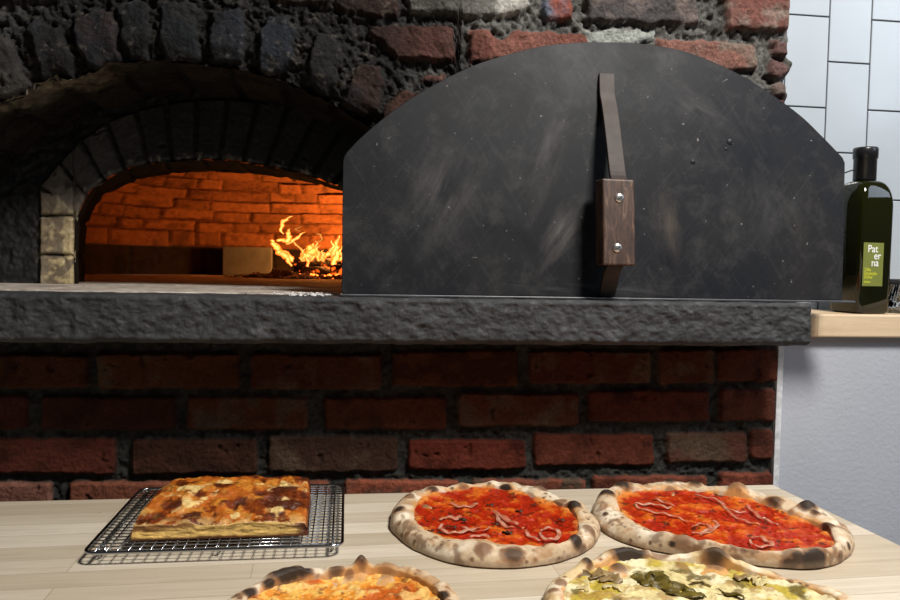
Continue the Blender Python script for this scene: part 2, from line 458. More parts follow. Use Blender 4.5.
for i in range(14):
    a, b, c, d = vi[i], vi[i+1], ve[i+1], ve[i]
    g = .05
    a2 = a+(b-a)*g; b2 = b+(a-b)*g; c2 = c+(d-c)*g; d2 = d+(c-d)*g
    tone = [(.125, .10, .080), (.085, .076, .066), (.065, .060, .056), (.05, .047, .045)][i] if i < 4 else (.022, .0215, .021)  # left ring stones stepped lighter: light through the opening, painted into their tones
    ib.append(([tuple(a2), tuple(b2), tuple(c2), tuple(d2)], tone, vc.uniform(-.001, .002), tuple(np.array(tone)*.7), .4))
for (ya, yb, tone) in ((256, 287, (.17, .13, .085)), (217, 254, (.16, .115, .075)), (189, 215, (.13, .098, .07))):
    pts = [(41, ya), (74.5, ya), (74.5, yb), (41, yb)] if ya > 200 else [(41, ya+2), (60, ya+8), (76, ya+24), (74, yb), (41, yb)]
    ib.append((ipx(*pts), tone, .001, (.26, .21, .14), .35))
nx, nz = 420, 200
IX0, IX1 = inn[0, 0], inn[-1, 0]
xs = np.sort(np.concatenate([np.linspace(AX0-.02, AX1+.02, nx-4), [IX0-1e-4, IX0+1e-4, IX1-1e-4, IX1+1e-4]]))
ro = fbm(xs*60, xs*0+1, 0, 3, 71)*.003
zl = np.where((xs > IX0) & (xs < IX1), np.interp(xs, icv[:, 0], icv[:, 1])+ro, ZH-.005)
X = np.repeat(xs[:, None], nz, 1); Z = zl[:, None]+(1.68-zl[:, None])*tt[np.linspace(0, len(tt)-1, nz).astype(int)][None, :]
H, C = relief(X, Z, ib, (.010, .0095, .009), brick_h=.008, mort_rough=.003, warp=.0012, edge=.003, seed=150, brough=.0015)
# pale flaking deposits along the lower edge of the ring and on the jamb
dl = np.min(np.hypot(X[..., None]-icv[::6, 0], Z[..., None]-icv[::6, 1]), -1)
fl = sstep(.022, .002, dl)*sstep(.12, .38, fbm(X*120, Z*120, 0, 3, 151))
jam = sstep(.05, .0, np.abs(X-(IX0-.02)))*sstep(1.36, 1.30, Z)
fl2 = jam*sstep(.0, .4, fbm(X*70, Z*70, 0, 4, 152)+.35*sstep(.025, .0, np.abs(X-IX0)))
C = C + (fl*.9)[..., None]*np.array((.22, .20, .16)) + fl2[..., None]*np.array((.34, .27, .13))
Yv = YI - H + sstep(.008, 0, Z-zl[:, None])*.004
from_np('inner_arch', np.stack([X, Yv, Z], -1).reshape(-1, 3), grid_faces(nx, nz), M_SOOT, oven, C.reshape(-1, 3))
# inner arch soffit
seg = np.r_[0, np.cumsum(np.hypot(*np.diff(icv, axis=0).T))]
S = np.linspace(0, seg[-1], 260); dd = np.linspace(YI-.004, .40, 40)
sx = np.interp(S, seg, icv[:, 0]); sz = np.interp(S, seg, icv[:, 1])
tx = np.gradient(sx); tz = np.gradient(sz); L = np.hypot(tx, tz); tx /= L; tz /= L
SS, DD = np.meshgrid(S, dd, indexing='ij')
sb = [([(a+.002, .0), (a+.062, .0), (a+.062, .6), (a+.002, .6)], (.009, .008, .007), 0, None, .3) for a in np.arange(0, seg[-1], .064)]
H, C = relief(SS, DD, sb, (.007, .0065, .006), brick_h=.003, mort_rough=.002, seed=170)
spl = sstep(YI, .36, DD)
mx_ = (IX0+IX1)/2
V = np.stack([(sx[:, None]+tz[:, None]*(H-.002)-mx_)*(1+.16*spl)+mx_, DD, sz[:, None]-tx[:, None]*(H-.002)], -1).reshape(-1, 3)
from_np('inner_arch_underside', V, grid_faces(len(S), 40), M_BLACK, oven, C.reshape(-1, 3))

# ---- recess side walls (left one shows)
sbk = []
for k, (za, zb) in enumerate(((1.203, 1.262), (1.268, 1.330), (1.336, 1.40), (1.406, 1.46))):
    for a in np.arange(-.12+(.06 if k % 2 else 0), .3, .12):
        sbk.append(([(a+.003, za), (a+.117, za), (a+.117, zb), (a+.003, zb)], (.016, .014, .012), 0, None, .4))
dd = np.linspace(.01, YI+.01, 60); zz = np.linspace(ZH-.005, 1.40, 90)
DD, ZZ = np.meshgrid(dd, zz, indexing='ij')
H, C = relief(DD, ZZ, sbk, (.016, .013, .009), brick_h=.004, mort_rough=.003, seed=190, warp=.002)
xa = IX0 - .085
V = np.stack([AX0+(xa-AX0)*DD/YI*.0+.012+H, DD, ZZ], -1).reshape(-1, 3)
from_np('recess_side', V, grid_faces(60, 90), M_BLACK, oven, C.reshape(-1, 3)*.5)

# ---- baking chamber (domed)
cx, cy, Rd = -.235, .80, .60
na, nh = 520, 220
ang = np.linspace(-.45*PI, 1.45*PI, na)      # from front-left round the back to front-right
hh = np.linspace(0, 1, nh)
rise = .13; apex = .42
# profile: vertical to ZH+rise then elliptical curve to the apex
tot = rise + .80
sarc = hh*tot
phi = np.clip((sarc-rise)/.80, 0, 1)*PI/2
rad = np.where(sarc < rise, Rd, Rd*np.cos(phi)**.75 + 1e-4); zz = np.where(sarc < rise, ZH+sarc, ZH+rise+(apex-rise)*np.sin(phi))
A, SA = np.meshgrid(ang*Rd, sarc, indexing='ij')
cb = []
cr_ = random.Random(77)
k = 0
for a in np.arange(-.9, 2.8, .2315):
    cb.append(([(a+.002, -.01), (a+.2285, -.01), (a+.2285, .088), (a+.002, .088)], (.028, .020, .016), cr_.uniform(-.001, .002), (.016, .012, .01), .4))
s0 = .092; k = 0
while s0 < .75:
    hgt = .060+cr_.uniform(-.004, .004)
    a = -.9-cr_.uniform(0, .1)
    while a < 2.8:
        w = cr_.choice([.085, .12, .17, .2])
        jz = cr_.uniform(-.005, .005)
        c = np.array((.32, .13, .055))*cr_.uniform(.7, 1.15)
        cb.append(([(a+.003, s0+jz), (a+w-.003, s0+jz), (a+w-.003, s0+hgt-.004+jz), (a+.003, s0+hgt-.004+jz)], c, cr_.uniform(-.006, .007), None, .25))
        a += w
    s0 += hgt+.003; k += 1
# the clean pale block beside the fire
u_l = None
H, C = relief(A, SA, cb, (.13, .05, .025), brick_h=.009, mort_rough=.003, warp=.004, edge=.004, seed=210, mfreq=40, bfreq=16)
C = np.where((SA < .093)[..., None], np.minimum(C, .03), C)
RR = rad[None, :] - H*np.where(sarc < .8, 1, 0)[None, :]
# angle: 0 = +X, increases to +Y (back)
V = np.stack([cx + RR*np.cos(A/Rd), cy + RR*np.sin(A/Rd), np.repeat(zz[None, :], na, 0)], -1)
FF = grid_faces(na, nh, flip=True)
cen = V.reshape(-1, 3)[FF].mean(1)
mx_ = (IX0+IX1)/2
def zin(x):
    q = (x-mx_)/1.16+mx_
    return np.where((q > IX0) & (q < IX1), np.interp(q, icv[:, 0], icv[:, 1]), ZH)
q_ = (cen[:, 0]-mx_)/1.16+mx_
drop = (cen[:, 1] < .6) & (q_ > IX0) & (q_ < IX1) & (cen[:, 2] < zin(cen[:, 0]))
from_np('baking_chamber', V.reshape(-1, 3), FF[~drop], M_CHAMBER, oven, C.reshape(-1, 3))

# ---- stone ledge
nxs = 700
xs = np.linspace(-1.15, .716, nxs)
prof = []    # (y, z) going from under back, round the front, to top back
ZB = 1.135; YF = -.12
prof += [(.02, ZB), (-.04, ZB), (-.09, ZB), (-.108, ZB+.0005), (-.116, ZB+.004)]
prof += [(YF, z) for z in np.linspace(ZB+.008, ZH-.006, 34)]
prof += [(-.1185, ZH-.003), (-.115, ZH-.001)] + [(y, ZH) for y in np.linspace(-.111, .0, 34)]
prof = np.array(prof); npf = len(prof)
X = np.repeat(xs[:, None], npf, 1); Yb = np.repeat(prof[None, :, 0], nxs, 0); Zb = np.repeat(prof[None, :, 1], nxs, 0)
fr = sstep(-.085, -.118, Yb)*sstep(ZH+.002, ZH-.010, Zb)
n1 = .55*fbm(X*38, Zb*48, 0, 3, 301)+.75*fbm(X*110, Zb*120, 0, 4, 311)
Yn = Yb - fr*(.0045*n1) + fr*.002
Zn = Zb + .0012*fbm(X*50, Yb*50, 3, 4, 302) + sstep(ZB+.02, ZB, Zb)*.0018*fbm(X*22, X*0, 0, 4, 303)
# right end broken a little
endf = sstep(.02, 0, xs[-1]-X)
Xn = X + endf*.003*fbm(Zb*60, Yb*60, 0, 3, 305)
V = np.stack([Xn, Yn, Zn], -1).reshape(-1, 3)
fcs = [tuple(f) for f in grid_faces(nxs, npf, flip=True)]
fcs.append(tuple(range((nxs-1)*npf, nxs*npf)))
M_STONE, nt, b = newmat('rough_bluestone')
v = mapping(nt); n = noise(nt, 55, 10, .72, v); n2 = noise(nt, 7, 5, .6, v); n3 = noise(nt, 260, 5, .7, v)
c = ramp(nt, n.outputs[0], [(.32, (.013, .014, .015)), (.55, (.034, .036, .039)), (.74, (.10, .102, .105))])
c = mixc(nt, c, ramp(nt, n2.outputs[0], [(.35, (.75, .75, .76)), (.65, (1.3, 1.28, 1.25))]), 1.0, 'MULTIPLY')
nt.links.new(c, b.inputs['Base Color']); b.inputs['Roughness'].default_value = .7
p = bump(nt, b, n3.outputs[0], .5, .0015); bump(nt, b, n.outputs[0], .9, .005, p)
from_np('stone_ledge', V, fcs, M_STONE, oven)

# ---- hearth floor
M_HEARTH, nt, b = newmat('fire_brick_floor')
v = mapping(nt)
n = noise(nt, 14, 8, .65, v); n2 = noise(nt, 70, 6, .7, v)
c = ramp(nt, n.outputs[0], [(.3, (.26, .21, .165)), (.5, (.44, .385, .32)), (.7, (.62, .56, .49))])
c = mixc(nt, c, ramp(nt, n2.outputs[0], [(.35, (.6, .6, .6)), (.6, (1.1, 1.1, 1.1))]), 1.0, 'MULTIPLY')
nt.links.new(c, b.inputs['Base Color']); b.inputs['Roughness'].default_value = .85
bump(nt, b, n2.outputs[0], .5, .003)
bm = bmesh.new()
hr = random.Random(2)
ylo = -.045; 
for j in range(6):
    y0 = ylo+j*.29; 
    for i in range(7):
        x0 = -1.02+i*.29-(0 if j else .0)
        if y0 > 1.4 or x0 > .62: continue
        z = ZH+.0015+hr.uniform(0, .0012)
        add_box(bm, (x0+.001, y0+.001, ZH-.03), (min(x0+.289, .62), y0+.289, z))
bm_obj('hearth_floor', bm, M_HEARTH, oven, bevel=.002)
box('hearth_bed', (-1.1, .005, 1.10), (.70, 1.70, ZH-.012), plain('hearth_mortar', (.15, .12, .1), .9), oven)

# pale block standing by the fire
pb = [atY(222, 250, 1.31), atY(273, 276, 1.27)]
M_BLOCK = plain('pale_fire_brick', (.15, .16, .17), .85, bs=.4, bd=.003, nscale=25, var=.2)
o = box('fire_brick', (atY(223, 260, 1.30)[0], 1.285, ZH+.003), (atY(272, 260, 1.30)[0], 1.325, ZH+.094), M_BLOCK, None, bevel=.003)
tag(o, 'clean pale fire brick on edge at the back of the oven, left of the flames', 'brick')

# ================================================================== FIRE
M_LOG, nt, b = newmat('charred_log')
v = mapping(nt); vo = nd(nt, 'ShaderNodeTexVoronoi'); vo.inputs['Scale'].default_value = 70; nt.links.new(v, vo.inputs['Vector'])
n = noise(nt, 30, 5, .6, v)
c = ramp(nt, n.outputs[0], [(.4, (.008, .006, .005)), (.7, (.035, .022, .015))])
nt.links.new(c, b.inputs['Base Color']); b.inputs['Roughness'].default_value = .9
bump(nt, b, vo.outputs['Distance'], .9, .006)
e = ramp(nt, n.outputs[0], [(.58, (0, 0, 0)), (.70, (1, .12, .01))])
nt.links.new(e, b.inputs['Emission Color']); b.inputs['Emission Strength'].default_value = 2.5
def log(p, q, r, label):
    t = Vector(q)-Vector(p); N = 18; K = 20
    d = t.normalized(); a = Vector((0, 0, 1)); a = (a-d*a.dot(d)).normalized(); bb = d.cross(a)
    V = []
    for i in range(N):
        for k in range(K):
            th = 2*PI*k/K
            rr_ = r*(1+.18*float(fbm(np.array([i*.5]), np.array([math.cos(th)*1.5]), math.sin(th)*1.5+r*100, 3, 4)[0]))
            if i in (0, N-1): rr_ *= .86
            c = Vector(p)+t*(i/(N-1))
            V.append(c+a*rr_*math.cos(th)+bb*rr_*math.sin(th))
    f = [tuple(x) for x in grid_faces(N, K, wrapv=True)]
    V.append(Vector(p)); V.append(Vector(q))
    for k in range(K):
        f.append((N*K, (k+1) % K, k)); f.append((N*K+1, (N-1)*K+k, (N-1)*K+(k+1) % K))
    o = from_np('burning_log', [tuple(x) for x in V], f, M_LOG)
    tag(o, label, 'log', 'logs burning in the oven')
    return o
FY = 1.12
def fp(x, y, Y=FY): return atY(x, y, Y)
zl_ = ZH+.004
a = fp(293, 262); bq = fp(333, 264)
log((a[0], FY, zl_+.036), (bq[0]+.04, FY+.03, zl_+.040), .021, 'charred log lying across the top of the fire, flames rising from it')
log((a[0]+.03, FY-.06, zl_+.017), (a[0]+.14, FY+.03, zl_+.017), .016, 'short charred log end poking forward under the front of the fire')
log((a[0]+.05, FY+.09, zl_+.022), (bq[0]+.15, FY+.05, zl_+.022), .021, 'charred log behind the others at the back of the fire, partly hidden')
log((bq[0]-.005, FY-.06, zl_+.020), (bq[0]+.20, FY-.02, zl_+.022), .020, 'charred log at the right of the fire, running behind the metal door')

M_FLAME, nt, b = newmat('flame')
nt.nodes.remove(b)
v = mapping(nt, (1, 1, .55)); n = noise(nt, 38, 4, .6, v, 1.2)
lw = nd(nt, 'ShaderNodeLayerWeight'); lw.inputs[0].default_value = .45
a_ = nd(nt, 'ShaderNodeAttribute', attribute_name='Col')
em = nd(nt, 'ShaderNodeEmission'); tr = nd(nt, 'ShaderNodeBsdfTransparent'); mx = nd(nt, 'ShaderNodeMixShader')
ec = ramp(nt, lw.outputs['Facing'], [(0.0, (1, .58, .15)), (.12, (1, .36, .05)), (.45, (1, .14, .010))])
nt.links.new(ec, em.inputs[0])
mul = nd(nt, 'ShaderNodeMath', operation='MULTIPLY'); nt.links.new(ramp(nt, n.outputs[0], [(.3, (.55,)*3), (.65, (1.3,)*3)]), mul.inputs[0])
sep = nd(nt, 'ShaderNodeSeparateColor'); nt.links.new(a_.outputs[0], sep.inputs[0])
nt.links.new(sep.outputs[0], mul.inputs[1])
m2 = nd(nt, 'ShaderNodeMath', operation='MULTIPLY'); nt.links.new(mul.outputs[0], m2.inputs[0]); m2.inputs[1].default_value = 2.2
nt.links.new(m2.outputs[0], em.inputs[1])
pw = nd(nt, 'ShaderNodeMath', operation='POWER'); nt.links.new(lw.outputs['Facing'], pw.inputs[0]); pw.inputs[1].default_value = 1.6
tf = nd(nt, 'ShaderNodeMath', operation='MAXIMUM'); nt.links.new(pw.outputs[0], tf.inputs[0])
inv = nd(nt, 'ShaderNodeMath', operation='SUBTRACT'); inv.inputs[0].default_value = .75; nt.links.new(sep.outputs[0], inv.inputs[1])
nt.links.new(inv.outputs[0], tf.inputs[1]); tf.use_clamp = True
nt.links.new(tf.outputs[0], mx.inputs[0]); nt.links.new(em.outputs[0], mx.inputs[1]); nt.links.new(tr.outputs[0], mx.inputs[2])
nt.links.new(mx.outputs[0], nt.nodes['Material Output'].inputs[0])
fire = empty('fire', (fp(312, 270)[0], FY, zl_), 'orange and yellow wood fire burning on the logs at the right of the oven chamber', 'fire')
# tongues: list of (x, y, half width px), brightness, depth
tong = [
 ([(291, 266, 1), (288, 259, 2.5), (281, 253, 3.5), (276, 247, 3), (273, 242, 2), (271, 240, .3)], 1.0, 0),
 ([(296, 262, 2), (288, 256, 3), (279, 249, 2.5), (275, 243, 1)], .9, .02),
 ([(276, 241, .5), (281, 240, 1.8), (287, 241, 2.2), (289, 236, 2.8), (288, 231, 1.6), (290, 229, .3)], .85, .01),
 ([(283, 234, .6), (281, 228, 1.7), (283, 222, 2.0), (287, 219, 1.3), (292, 216, .3)], .9, .01),
 ([(286, 244, .8), (293, 241, 1.8), (299, 236, 1.3), (305, 232, .3)], .8, .02),
 ([(292, 240, 1), (298, 246, 1.2), (303, 253, 1), (306, 257, .6)], .55, .02),
 ([(312, 259, 9), (311, 253, 6.5), (311, 248, 3.4), (313, 243, .3)], 1.0, 0),
 ([(300, 260, 3), (306, 255, 4), (309, 250, 3), (312, 246, .4)], 1.0, .015),
 ([(317, 257, 2.5), (316, 250, 1.6), (317, 244, 1.0), (316, 241, .2)], .7, .015),
 ([(320, 260, 3), (326, 255, 3), (331, 251, 2), (333, 245, 1.3), (331, 240, .4)], .9, 0),
 ([(334, 260, 4), (335, 250, 3.6), (337, 243, 2.4), (339, 235, .4)], 1.0, .01),
 ([(335, 272, 1.5), (334, 265, 2.4), (336, 257, 3.4), (339, 250, 1.6)], 1.0, -.02),
 ([(309, 269, .6), (308, 264, 1.4), (307, 258, 1.6)], .9, -.03),
 ([(345, 262, 4), (346, 250, 4), (345, 240, 2), (346, 232, .3)], .9, .02),
 ([(316, 234, .3), (321, 235, 1.0), (321, 240, .8), (318, 243, .3)], .35, .02),
 ([(300, 232, .3), (296, 229, .8), (302, 226, .3)], .25, .02),
]
rf = random.Random(4)
for k in range(10):
    x0 = rf.uniform(300, 344); h_ = rf.uniform(7, 17); l_ = rf.uniform(-3, 3)
    tong.append(([(x0, 261, 1.2), (x0+l_*.6, 261-h_*.35, 1.9), (x0+l_*-.4, 261-h_*.7, 1.1), (x0+l_, 261-h_, .2)], rf.uniform(.55, .95), rf.uniform(-.035, .04)))
for pts, br, dy in tong:
    ph_ = rf.uniform(0, 6)
    P = [np.array((p[0]+.9*math.sin(ph_+i*.9), p[1], p[2]*(1+.28*math.sin(ph_+i*1.7)))) for i, p in enumerate(cr(pts, 5))]; bm = bmesh.new()
    Y_ = FY-.02+dy
    w = [tuple(atY(p[0], p[1], Y_)) for p in P]
    rad_ = [max(.0004, p[2]*.0030) for p in P]
    add_tube(bm, w, rad_, 12, flat=1)
    o = bm_obj('flame', bm, M_FLAME, fire, smooth=True)
    me = o.data; at_ = me.color_attributes.new('Col', 'FLOAT_COLOR', 'POINT')
    at_.data.foreach_set('color', np.tile([br, br, br, 1.0], len(me.vertices)))

# ash and ember rubble in front of the fire
rk = random.Random(31)
def pebble(bm, c, r, rnd):
    res = bmesh.ops.create_icosphere(bm, subdivisions=1, radius=r)
    s = [rnd.uniform(.7, 1.4), rnd.uniform(.7, 1.3), rnd.uniform(.5, .9)]
    for v in res['verts']:
        j = rnd.uniform(.8, 1.2)
        v.co = Vector((v.co.x*s[0]*j, v.co.y*s[1]*j, v.co.z*s[2]*j))+Vector(c)
def rubble(name, spots, mat, label):
    bm = bmesh.new()
    for (px, n, Ys, hs, r) in spots:
        for _ in range(n):
            x = rk.gauss(0, .018); Yq = Ys+rk.uniform(-.03, .03)
            X_ = atY(px, 270, Yq)[0]+x; rr_ = r*rk.uniform(.5, 1.3)
            pebble(bm, (X_, Yq, ZH+.003+rr_*.3+rk.uniform(0, hs)*math.exp(-(x/.02)**2)), rr_, rk)
    o = bm_obj(name, bm, mat); tag(o, label, name.split('_')[-1] if False else 'ash', None, 'stuff')
rubble('ash_rubble', [(240, 25, 1.10, .004, .005), (258, 60, 1.08, .010, .006), (276, 120, 1.04, .022, .007), (287, 120, 1.03, .020, .007), (318, 60, 1.02, .008, .006), (335, 70, 1.02, .008, .006)],
       plain('grey_ash', (.30, .25, .20), .95, var=.5, nscale=60), 'grey brown heap of ash and crumbled charcoal in front of the fire')
rubble('white_ash', [(298, 50, 1.0, .006, .006), (306, 50, 1.0, .010, .007)],
       plain('white_ash_grain', (.75, .72, .70), .95, nscale=60), 'small heap of white ash lumps below the burning logs')
M_EMBER, nt, b = newmat('ember'); b.inputs['Base Color'].default_value = (.05, .02, .01, 1)
b.inputs['Emission Color'].default_value = (1, .16, .02, 1); b.inputs['Emission Strength'].default_value = 5
rubble('glowing_embers', [(300, 14, 1.04, .012, .005), (312, 30, 1.03, .012, .005), (325, 20, 1.03, .012, .005), (336, 24, 1.03, .012, .005)], M_EMBER, 'glowing red embers under the burning logs')
# dusting of white ash on the ledge
bm = bmesh.new()
for _ in range(420):
    x = rk.triangular(268, 340, 325); y = 293.5+rk.gauss(0, 1.1)
    p = atZ(x, y, ZH+.0005)
    if -.1 < p[1] < -.03: pebble(bm, (p[0], p[1], ZH+.0008+(.0016 if p[1] > -.046 else 0)), rk.uniform(.0006, .0022), rk)
o = bm_obj('spilled_ash', bm, bpy.data.materials['white_ash_grain']); tag(o, 'white ash dust spilled on the stone ledge at the left foot of the metal door', 'ash', None, 'stuff')

# ================================================================== DOOR
YD, YT = -.080, -.022
nrm = np.array((0, (.42), -(YT-YD))); nrm = nrm/np.linalg.norm(nrm)   # pointing back
ZD = ZH+.004
P0 = np.array((0, YD, ZD))
out_px = [(341.5, 294.5), (342, 250), (342.5, 200), (343, 162), (344, 157), (347, 152), (357, 141), (380, 121), (410, 99), (440, 81.5), (470, 67), (500, 56.5), (540, 46.5), (570, 43), (600, 42), (640, 43.5), (680, 50), (710, 60.5), (740, 74.5), (770, 93), (800, 115), (820, 134), (838, 152.5), (843, 158), (845, 163), (844.5, 200), (843.5, 250), (842, 297.5)]
outl = [atP(x, y, P0, nrm) for x, y in out_px]
outl[0][2] = ZD; outl[0][1] = YD; outl[-1][2] = ZD; outl[-1][1] = YD
door = empty('oven_door', (float(outl[0][0]+outl[-1][0])/2, YD, ZD), 'large half-round black sheet-metal oven door leaning against the bricks on the stone ledge', 'oven door')
arc = [np.array(p) for p in cr(outl[6:23], 5)]
full = outl[:6] + arc + outl[23:]
bm = bmesh.new()
th = .004
fv = [bm.verts.new(p) for p in full]; bv = [bm.verts.new(np.array(p)+nrm*th) for p in full]
bm.faces.new(fv); bm.faces.new(bv[::-1])
for i in range(len(fv)):
    j = (i+1) % len(fv); bm.faces.new((fv[i], bv[i], bv[j], fv[j]))
M_STEEL, nt, b = newmat('blackened_sheet_steel')
dloc = np.array(parent_world(door))
def ell(x, y, rx, rz, ang, soft=.45):
    p = atP(x, y, P0, nrm)-dloc
    t = nd(nt, 'ShaderNodeTexCoord'); m = nd(nt, 'ShaderNodeMapping', vector_type='POINT')
    sub = nd(nt, 'ShaderNodeVectorMath', operation='SUBTRACT'); nt.links.new(t.outputs['Object'], sub.inputs[0]); sub.inputs[1].default_value = tuple(p)
    m.inputs['Rotation'].default_value = (0, math.radians(ang), 0); nt.links.new(sub.outputs[0], m.inputs['Vector'])
    m2_ = nd(nt, 'ShaderNodeMapping'); m2_.inputs['Scale'].default_value = (1/rx, 0, 1/rz); nt.links.new(m.outputs[0], m2_.inputs['Vector'])
    nz_ = noise(nt, 2.2, 5, .6, m2_.outputs[0])
    ln = nd(nt, 'ShaderNodeVectorMath', operation='LENGTH'); nt.links.new(m2_.outputs[0], ln.inputs[0])
    ad = nd(nt, 'ShaderNodeMath', operation='MULTIPLY_ADD'); nt.links.new(nz_.outputs[0], ad.inputs[0]); ad.inputs[1].default_value = .9; nt.links.new(ln.outputs['Value'], ad.inputs[2])
    return ramp(nt, ad.outputs[0], [(.95-soft, (1, 1, 1)), (1.35, (0, 0, 0))] if False else [(max(.0, .95-soft), (1, 1, 1)), (1.0, (0, 0, 0))])
n = noise(nt, 5, 9, .66, mapping(nt), .6)
c = ramp(nt, n.outputs[0], [(.34, (.0028, .0036, .0062)), (.50, (.0052, .006, .0084)), (.68, (.011, .0102, .0105))])
def streak(ang, sc, lo, hi, amt, colr, mask=None):
    global c
    q = noise(nt, 3.2, 8, .72, mapping2(nt, (0, math.radians(ang), 0), sc), .25)
    f = ramp(nt, q.outputs[0], [(lo, (0, 0, 0)), (hi, (amt,)*3)])
    if mask is not None: f = mixc(nt, f, mask, 1.0, 'MULTIPLY')
    c = mixc(nt, c, colr, f); return q
DU = (.088, .080, .076)
streak(-22, (10, 1, 1.6), .38, .66, .85, DU, ell(548, 165, .045, .19, -20))
streak(-35, (12, 1, 1.8), .36, .62, .9, DU, ell(560, 235, .050, .13, -33))
streak(-28, (9, 1, 1.6), .44, .70, .7, DU, ell(440, 200, .13, .20, -30))
streak(8, (8, 1, 1.8), .40, .66, .75, (.075, .060, .048), ell(668, 225, .055, .14, 8))
streak(60, (7, 1, 1.5), .42, .68, .6, DU, ell(700, 110, .05, .16, 55))
streak(-10, (6, 1, 3), .44, .70, .6, (.06, .058, .058), ell(770, 215, .16, .19, 0))
streak(30, (50, 1, 2), .55, .78, .35, (.05, .05, .055))
streak(-40, (60, 1, 2), .55, .78, .35, (.05, .05, .055))
n2 = streak(85, (18, 1, 2.5), .46, .72, .6, (.10, .095, .09), ell(600, 290, .36, .022, 0))
n4 = noise(nt, 95, 3, .6, mapping(nt))
c = mixc(nt, c, (.26, .24, .22), ramp(nt, n4.outputs[0], [(.70, (0, 0, 0)), (.76, (.8,)*3)]))
n5 = noise(nt, 22, 9, .75, mapping(nt), .3)
c = mixc(nt, c, (.07, .066, .062), ramp(nt, n5.outputs[0], [(.50, (0, 0, 0)), (.72, (.35,)*3)]))
nt.links.new(c, b.inputs['Base Color'])
nt.links.new(ramp(nt, n.outputs[0], [(.3, (.42,)*3), (.7, (.68,)*3)]), b.inputs['Roughness'])
b.inputs['Specular IOR Level'].default_value = .22
bump(nt, b, n5.outputs[0], .10, .002)
bm_obj('door_panel', bm, M_STEEL, door, bevel=.0008)
# wiped smears and scuffs
M_SMEAR = plain('dusty_smear', (.085, .080, .078), .6, nscale=60, var=.6)
# bottom ledge strip
xr = atY(855, 300, YD-.012)[0]
M_RAIL = plain('worn_steel_rail', (.15, .15, .16), .4, .7, nscale=40, bs=.1)
box('foot_rail', (full[0][0]-.002, YD-.014, ZH+.0008), (xr, YD+.012, ZD-.0002), M_RAIL, door, bevel=.0006)
# handle
M_BAR = plain('brown_steel_bar', (.045, .034, .030), .58, 0, bs=.15, nscale=30, var=.3)
def dp(x, y, off):   # point over the door at distance off in front of it
    return atP(x, y, P0 - nrm*off, nrm)
path = [((606.5, 74), .002), ((606.5, 82), .004), ((607, 95), .006), ((608.5, 103), .010), ((611, 120), .022), ((614, 145), .036), ((617, 172), .046), ((619, 190), .046), ((617, 255), .046), ((612, 272), .040), ((609, 285), .020), ((607, 295), .004)]
pw_ = cr([np.r_[dp(p[0][0], p[0][1], p[1])] for p in path], 4)
bm = bmesh.new(); prev = None; hw = .0125; ht = .003
xd = Vector((1, 0, 0))
for i, p in enumerate(pw_):
    a = pw_[max(i-1, 0)]; b2 = pw_[min(i+1, len(pw_)-1)]
    t = Vector(b2-a).normalized(); nn = t.cross(xd).normalized(); p = Vector(p)
    ring = [bm.verts.new(p+xd*sx_*hw+nn*sy_*ht) for sx_, sy_ in ((-1, -1), (1, -1), (1, 1), (-1, 1))]
    if prev:
        for k in range(4): bm.faces.new((prev[k], prev[(k+1) % 4], ring[(k+1) % 4], ring[k]))
    else: bm.faces.new(ring[::-1])
    prev = ring
bm.faces.new(prev)
tp = Vector(dp(606.5, 76, .004))
bm_obj('handle_bar', bm, M_BAR, door, bevel=.001)
M_BAR.node_tree.nodes['Principled BSDF'].inputs['Specular IOR Level'].default_value = .25
M_GRIP, nt, b = newmat('worn_walnut_grip')
v = mapping(nt, (6, 6, 1)); n = noise(nt, 22, 8, .65, v, .6)
nt.links.new(ramp(nt, n.outputs[0], [(.3, (.014, .006, .004)), (.52, (.050, .022, .012)), (.72, (.17, .10, .065))]), b.inputs['Base Color'])
b.inputs['Roughness'].default_value = .5; bump(nt, b, n.outputs[0], .4, .002)
g1 = dp(602.5, 178, .062); g2 = dp(636.5, 266, .062)
bm = bmesh.new()
zt_, zb_ = g1[2], g2[2]; xl, xr2 = g1[0], g2[0]
yf = g1[1]; yfb = g2[1]
vs = [bm.verts.new(q) for q in ((xl, yf, zt_), (xr2, yf, zt_-.0005), (xr2-.001, yfb, zb_), (xl-.001, yfb, zb_), (xl, yf+.036, zt_), (xr2, yf+.036, zt_), (xr2-.001, yfb+.036, zb_), (xl-.001, yfb+.036, zb_))]
for f in ((0, 1, 2, 3), (7, 6, 5, 4), (0, 4, 5, 1), (1, 5, 6, 2), (2, 6, 7, 3), (3, 7, 4, 0)): bm.faces.new([vs[i] for i in f])
grip = bm_obj('handle_grip', bm, M_GRIP, door, bevel=.003, seg=3)
grip['label'] = 'worn brown wooden grip'
M_SCREW = plain('bright_screw', (.6, .58, .55), .3, .9)
